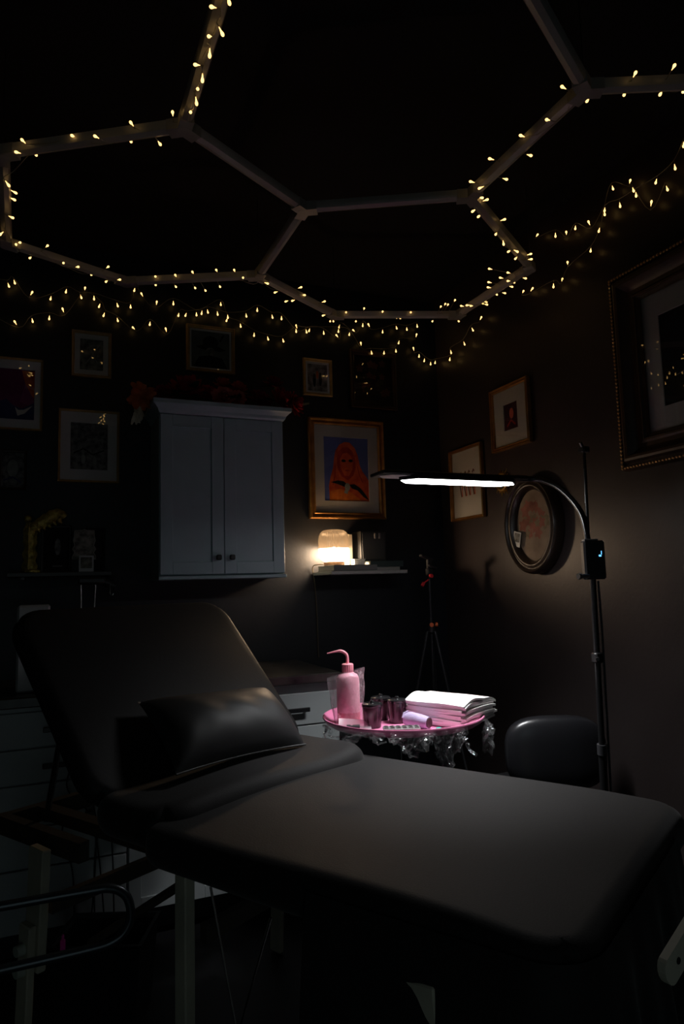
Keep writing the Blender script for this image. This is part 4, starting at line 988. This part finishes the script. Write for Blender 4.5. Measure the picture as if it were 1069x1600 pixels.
# ---------------------------------------------------------------- the bed
UB = Vector((.512, -.859, 0)).normalized(); VB = Vector((.859, .512, 0)).normalized()
U0, V0 = -.95, 1.455
BR = math.atan2(UB.y, UB.x)
bed = thing('treatment_bed', 'black upholstered reclining treatment bed filling the foreground', 'bed', UB * U0 + VB * V0, BR)
def L(u, v, z): return Vector((u - U0, v - V0, z))
def cushion(cx, cy, w, h, z0, z1, rp, re, zf=None, T=None, nx=44, ny=36):
    """soft slab: plan corners of radius rp, rounded edges re, optional surface relief zf(x, y)"""
    hx, hy, hz = w / 2, h / 2, (z1 - z0) / 2
    def ax(n, hh):                            # samples crowded into the rounded rims
        inner = [-hh + re + (2 * hh - 2 * re) * k / n for k in range(n + 1)]
        rim = [re * (1 - math.cos(PI / 2 * k / 5)) for k in range(5)]
        rim = [re * k / 5 for k in range(5)]
        return [-hh + r for r in rim] + inner + [hh - r for r in rim[::-1]]
    X, Y, Z = ax(nx, hx), ax(ny, hy), ax(3, hz)
    def shape(x, y, z):
        q = Vector((x, y, z)); c = Vector((max(-hx + re, min(hx - re, x)), max(-hy + re, min(hy - re, y)), max(-hz + re, min(hz - re, z))))
        d = q - c
        if d.length > 1e-9: q = c + d.normalized() * re * (max(abs(d.x), abs(d.y), abs(d.z)) / re)
        ix, iy = max(-hx + rp, min(hx - rp, q.x)), max(-hy + rp, min(hy - rp, q.y))
        a, b = q.x - ix, q.y - iy
        if abs(a) > 1e-9 and abs(b) > 1e-9:
            f = max(abs(a), abs(b)) / math.hypot(a, b); q.x, q.y = ix + a * f, iy + b * f
        if zf:
            wt = max(0.0, min(1.0, (q.z + hz) / (2 * hz))); q.z += zf(q.x + cx, q.y + cy) * wt
        p = Vector((q.x + cx, q.y + cy, q.z + (z0 + z1) / 2))
        return T @ p if T else p
    m = Mesh(); vid = {}; verts = []; fs = []
    def vi(i, j, k):
        if (i, j, k) not in vid: vid[(i, j, k)] = len(verts); verts.append(shape(X[i], Y[j], Z[k]))
        return vid[(i, j, k)]
    I, J, K = len(X) - 1, len(Y) - 1, len(Z) - 1
    for i in range(I):
        for j in range(J):
            for k in (0, K): fs.append((vi(i, j, k), vi(i + 1, j, k), vi(i + 1, j + 1, k), vi(i, j + 1, k)))
        for k in range(K):
            for j in (0, J): fs.append((vi(i, j, k), vi(i + 1, j, k), vi(i + 1, j, k + 1), vi(i, j, k + 1)))
    for j in range(J):
        for k in range(K):
            for i in (0, I): fs.append((vi(i, j, k), vi(i, j + 1, k), vi(i, j + 1, k + 1), vi(i, j, k + 1)))
    return m.add(verts, fs)
def sm(a, b, x):
    t = max(0, min(1, (x - a) / (b - a))); return t * t * (3 - 2 * t)
def seat_relief(x, y):
    u, v = x + U0, y + V0
    return .004 * math.sin(7 * u + 3 * v) * math.sin(5 * v) - .006 * sm(-.60, -.36, u)
cushion((-1.40 - .35) / 2 - U0, 1.455 - V0, 1.05, .84, .665, .762, .09, .040, seat_relief).obj('seat_cushion', bed_fabric, bed, local=True, ang=180)
def mid_relief(x, y):
    v = y + V0
    return .004 * math.sin(9 * v + 11 * x) + .010 * math.exp(-((v - 1.80) / .10) ** 2)
def mid_shape():
    m = cushion((-1.62 - 1.28) / 2 - U0, 1.455 - V0, .34, .815, .690, .796, .11, .050, mid_relief, nx=20, ny=36)
    for p in m.v:                             # the front edge runs slightly askew, like a pulled sheet
        v = p.y + V0; w_ = sm(-1.50, -1.30, p.x + U0)
        p.x += w_ * (.055 * sm(1.25, 1.86, v) - .02)
    return m
mid_shape().obj('middle_cushion', bed_fabric, bed, local=True, ang=180)
AL = math.radians(48)
BT = Matrix.Translation(L(-1.535, 1.455, .785)) @ Matrix.Rotation(PI, 4, 'Z') @ Matrix.Rotation(-AL, 4, 'Y')
# slab: local x runs up the backrest, the upholstered face looks towards the foot end
def back_relief(x, y): return .010 * (1 - (2 * y / .84) ** 2) * sm(0, .25, x) * sm(.66, .4, x)
cushion(.315, 0, .66, .84, -.070, .0, .10, .033, back_relief, BT).obj('backrest', vinyl, bed, local=True, ang=180)
dark_beech = mat('dark_beech', (.06, .05, .04), .5)
for s in (-1, 1):
    Mesh().box(L(-1.84, V0 + s * .385, .640), (.42, .030, .050)).obj('side_rail', dark_beech, bed, local=True, smooth=False)
    Mesh().box(L(-1.22, V0 + s * .27, .648), (1.60, .040, .034)).obj('inner_rail', dark_beech, bed, local=True, smooth=False)
for u in (-2.035, -.42): Mesh().box(L(u, V0, .640), (.030, .742 if u < -1 else .60, .048)).obj('end_rail', dark_beech, bed, local=True, smooth=False)
for s in (-1, 1):                              # backrest props
    v = V0 + s * .33
    Mesh().tube([L(-1.90, v, .655), L(-1.80, v, 1.02)], .009, 8).obj('prop', black_metal, bed, local=True)
grey_knob = mat('pale_knob', (.42, .46, .40), .5)
for u, lean in ((-1.72, -.03), (-1.28, .0), (-.62, .03)):
    for s in (-1, 1):
        v = V0 + s * .43
        if u == -1.28: v = V0 + s * .355
        if u == -1.72: v = V0 + s * .452
        t0, t1, t2 = L(u, v, .655), L(u + lean * .5, v, .36), L(u + lean, v, .003)
        ang = math.atan2((t1 - t0).x, -(t1 - t0).z)
        if u == -1.28: lg = Mesh().bbox((t0 + t2) / 2, (.038, .030, (t2 - t0).length), .003).obj('leg', beech, bed, local=True, smooth=False)
        else:
            lg = Mesh().bbox((t0 + t1) / 2, (.066, .024, (t1 - t0).length), .003, Matrix.Rotation(-ang, 3, 'Y')).obj('leg', beech, bed, local=True, smooth=False)
            Mesh().bbox((t1 + t2) / 2 + Vector((0, -.0005 + (-.022 if s < 0 else .022), .06)), (.050, .020, (t2 - t1).length + .11), .003, Matrix.Rotation(-ang, 3, 'Y')).obj('leg_extension', beech, lg, local=True, smooth=False)
        if u != -1.28:
            for zz in (.42, .37): Mesh().cyl(L(u + lean * .45, v + s * .033, zz), L(u + lean * .45, v + s * .052, zz), .015, .013, 12).obj('knob', grey_knob, lg, local=True)
    Mesh().box(L(u + lean * .2, V0, .50), (.022, .60 if u == -1.28 else .836, .04)).obj('stretcher', dark_beech, bed, local=True, smooth=False)
for s in (-1, 1):
    v = V0 + s * .33
    Mesh().tube([L(-1.68, v, .385), L(-1.28, v - s * .04, .642)], .011, 8).obj('diagonal_brace', MATS['dark_beech'], bed, local=True)
    Mesh().tube([L(-1.20, v - .02, .64), L(-1.12, v - .02, .36), L(-1.02, v - .02, .62)], .003, 6).obj('cable', steel, bed, local=True)
    Mesh().tube([L(-.62, v + s * .085, .40), L(-.98, v - s * .04, .642)], .011, 8).obj('diagonal_brace', MATS['dark_beech'], bed, local=True)
# sheet falling over the foot end corner
sh_m = Mesh()
def sheetf(i, j):
    # runs along the near side then round the corner across the foot end
    s = i * 1.10; fold = .016 * math.sin(34 * s) * j + .010 * math.sin(61 * s + 1.5) * j
    zz = .735 - (.50 * j) * (.80 + .15 * math.sin(5 * s + .7))
    r = .09; a = .42; out = .006 + .035 * j ** .6 + fold
    if s < a: u, v, nu, nv = -.35 - .09 - (a - s), 1.035, 0, -1
    elif s < a + r * PI / 2:
        g = (s - a) / r; u, v = -.35 - r + r * math.sin(g), 1.035 + r - r * math.cos(g); nu, nv = math.sin(g), -math.cos(g)
    else: u, v, nu, nv = -.35, 1.035 + r + (s - a - r * PI / 2), 1, 0
    return L(u + nu * out, v + nv * out, zz)
sh_m.grid(sheetf, 90, 14); sh_m.obj('hanging_sheet', bed_fabric, bed, local=True, ang=180)
# pale drilled bracket at the foot end
Pb, Qb = Vector((.794, .768, .745)), Vector((.953, .800, .825)); dd = (Qb - Pb).normalized()
fn_ = dd.cross(Vector((0, 0, 1))).normalized(); up_ = fn_.cross(dd).normalized()
def plate(a, b): return (Pb + Qb) / 2 + dd * a + up_ * b
HL = (Qb - Pb).length / 2
m = Mesh(); o = [plate(HL, -.020), plate(HL, .020), plate(-HL + .012, .020)] + [plate(-HL + .012 - .014 * math.sin(PI * k / 8), .020 * math.cos(PI * k / 8)) for k in range(1, 8)] + [plate(-HL + .012, -.020)]
m.prism([p - fn_ * .006 for p in o], fn_ * .012)
brk = m.obj('drilled_bracket', mat('pale_plywood', (.62, .59, .48), .5, var=.1), bed, smooth=False)
for k, a in enumerate((-.058, -.024, .010)):
    c = plate(a, .0); side = -1 if fn_.dot(-Vector(c)) < 0 else 1
    Mesh().cyl(c + fn_ * .0055 * side, c + fn_ * .0068 * side, .0048, seg=12).obj('bolt_hole', p_black, brk)
# ---------------------------------------------------------------- pillow
BL_, BR_, TR_, TL_ = Vector((.302, 1.858, .824)), Vector((.744, 2.100, .803)), Vector((.672, 2.289, .960)), Vector((.226, 2.050, .988))
pl = thing('lumbar_pillow', 'glossy black leather pillow leaning on the bed backrest', 'pillow', (BL_ + BR_) / 2)
pn = (BR_ - BL_).cross(TL_ - BL_).normalized(); pn = pn if pn.z > 0 else -pn
def pil(side):
    def fn(i, j):
        a, b = 2 * i - 1, 2 * j - 1
        ia = .5 + .5 * a * (1 - .05 * (1 - b * b)); jb = .5 + .5 * b * (1 - .09 * (1 - a * a))
        p = BL_.lerp(BR_, ia).lerp(TL_.lerp(TR_, ia), jb)
        th = .068 * (max(0, (1 - a ** 4) * (1 - b ** 2))) ** .55
        th *= 1 + .02 * math.sin(11 * a + 4 * b) * (1 - abs(b)) + .06 * math.sin(15 * a - 3 * b) * max(0, -b) * max(0, -a)
        return p + pn * (th * (1.15 if side > 0 else -.62))
    return fn
m = Mesh(); m.grid(pil(1), 44, 26); m.grid(pil(-1), 44, 26); m.obj('cover', leather, pl, ang=180)
seam = [BL_.lerp(BR_, .5 + .5 * a * 1.0).lerp(TL_.lerp(TR_, .5 + .5 * a), .045 * (1 - a * a)) for a in [-1 + 2 * k / 30 for k in range(31)]]
Mesh().tube(seam, .0028, 6).obj('piping', leather, pl)

# ---------------------------------------------------------------- things at the lower left
ta = thing('tubular_armrest', 'black tubular steel loop arm reaching in from the lower left edge', 'armrest', (-.33, 1.54, 0))
tub = mat('dark_blue_steel', (.055, .065, .075), .30, metal=.6)
y0 = 1.54; loop = [(-.40, y0 + .01, .585), (-.20, y0 + .006, .585), (.06, y0, .590), (.125, y0, .596), (.152, y0, .618), (.158, y0, .648), (.148, y0, .680), (.118, y0, .699), (.06, y0, .702), (-.20, y0 + .004, .703), (-.40, y0 + .01, .704)]
Mesh().tube(spline(loop, 6), .0092, 12).obj('loop', tub, ta)
Mesh().cyl((-.40, y0 + .01, .02), (-.40, y0 + .01, .74), .016, seg=16).obj('post', tub, ta)
Mesh().lathe([(.14, 0), (.143, .006), (.13, .018), (.02, .026)], (-.40, y0 + .01, 0), seg=32).obj('base', black_metal, ta)
bn = thing('storage_bin', 'black bin on the floor under the head of the bed', 'bin', (.17, 2.36, 0), -math.radians(23))
bmz = Mesh(); vs = []
for z, e in ((0, .0), (.25, .018), (.262, .026), (.262, .014), (.25, .010), (.012, -.008)):
    hx, hy = .115 + e, .085 + e; vs += [(-hx, -hy, z), (hx, -hy, z), (hx, hy, z), (-hx, hy, z)]
bmz.add(vs, [(i * 4 + k, i * 4 + (k + 1) % 4, (i + 1) * 4 + (k + 1) % 4, (i + 1) * 4 + k) for i in range(5) for k in range(4)] + [(0, 1, 2, 3), (20, 21, 22, 23)])
bmz.obj('body', black_plastic, bn, local=True, smooth=False)
pt = thing('pink_clip', 'tiny magenta clip on the front of the black floor bin', 'clip', (.115, 2.27, .25))
tagp = mat('magenta_plastic', (.85, .05, .42), .5)
PC = Vector((.044, 2.287, .272))
Mesh().bbox(PC, (.016, .010, .036), .003, SM).obj('clip', tagp, pt, smooth=False)
Mesh().bbox(PC + Vector((0, 0, .024)), (.008, .006, .016), .002, SM).obj('hook', tagp, pt, smooth=False)
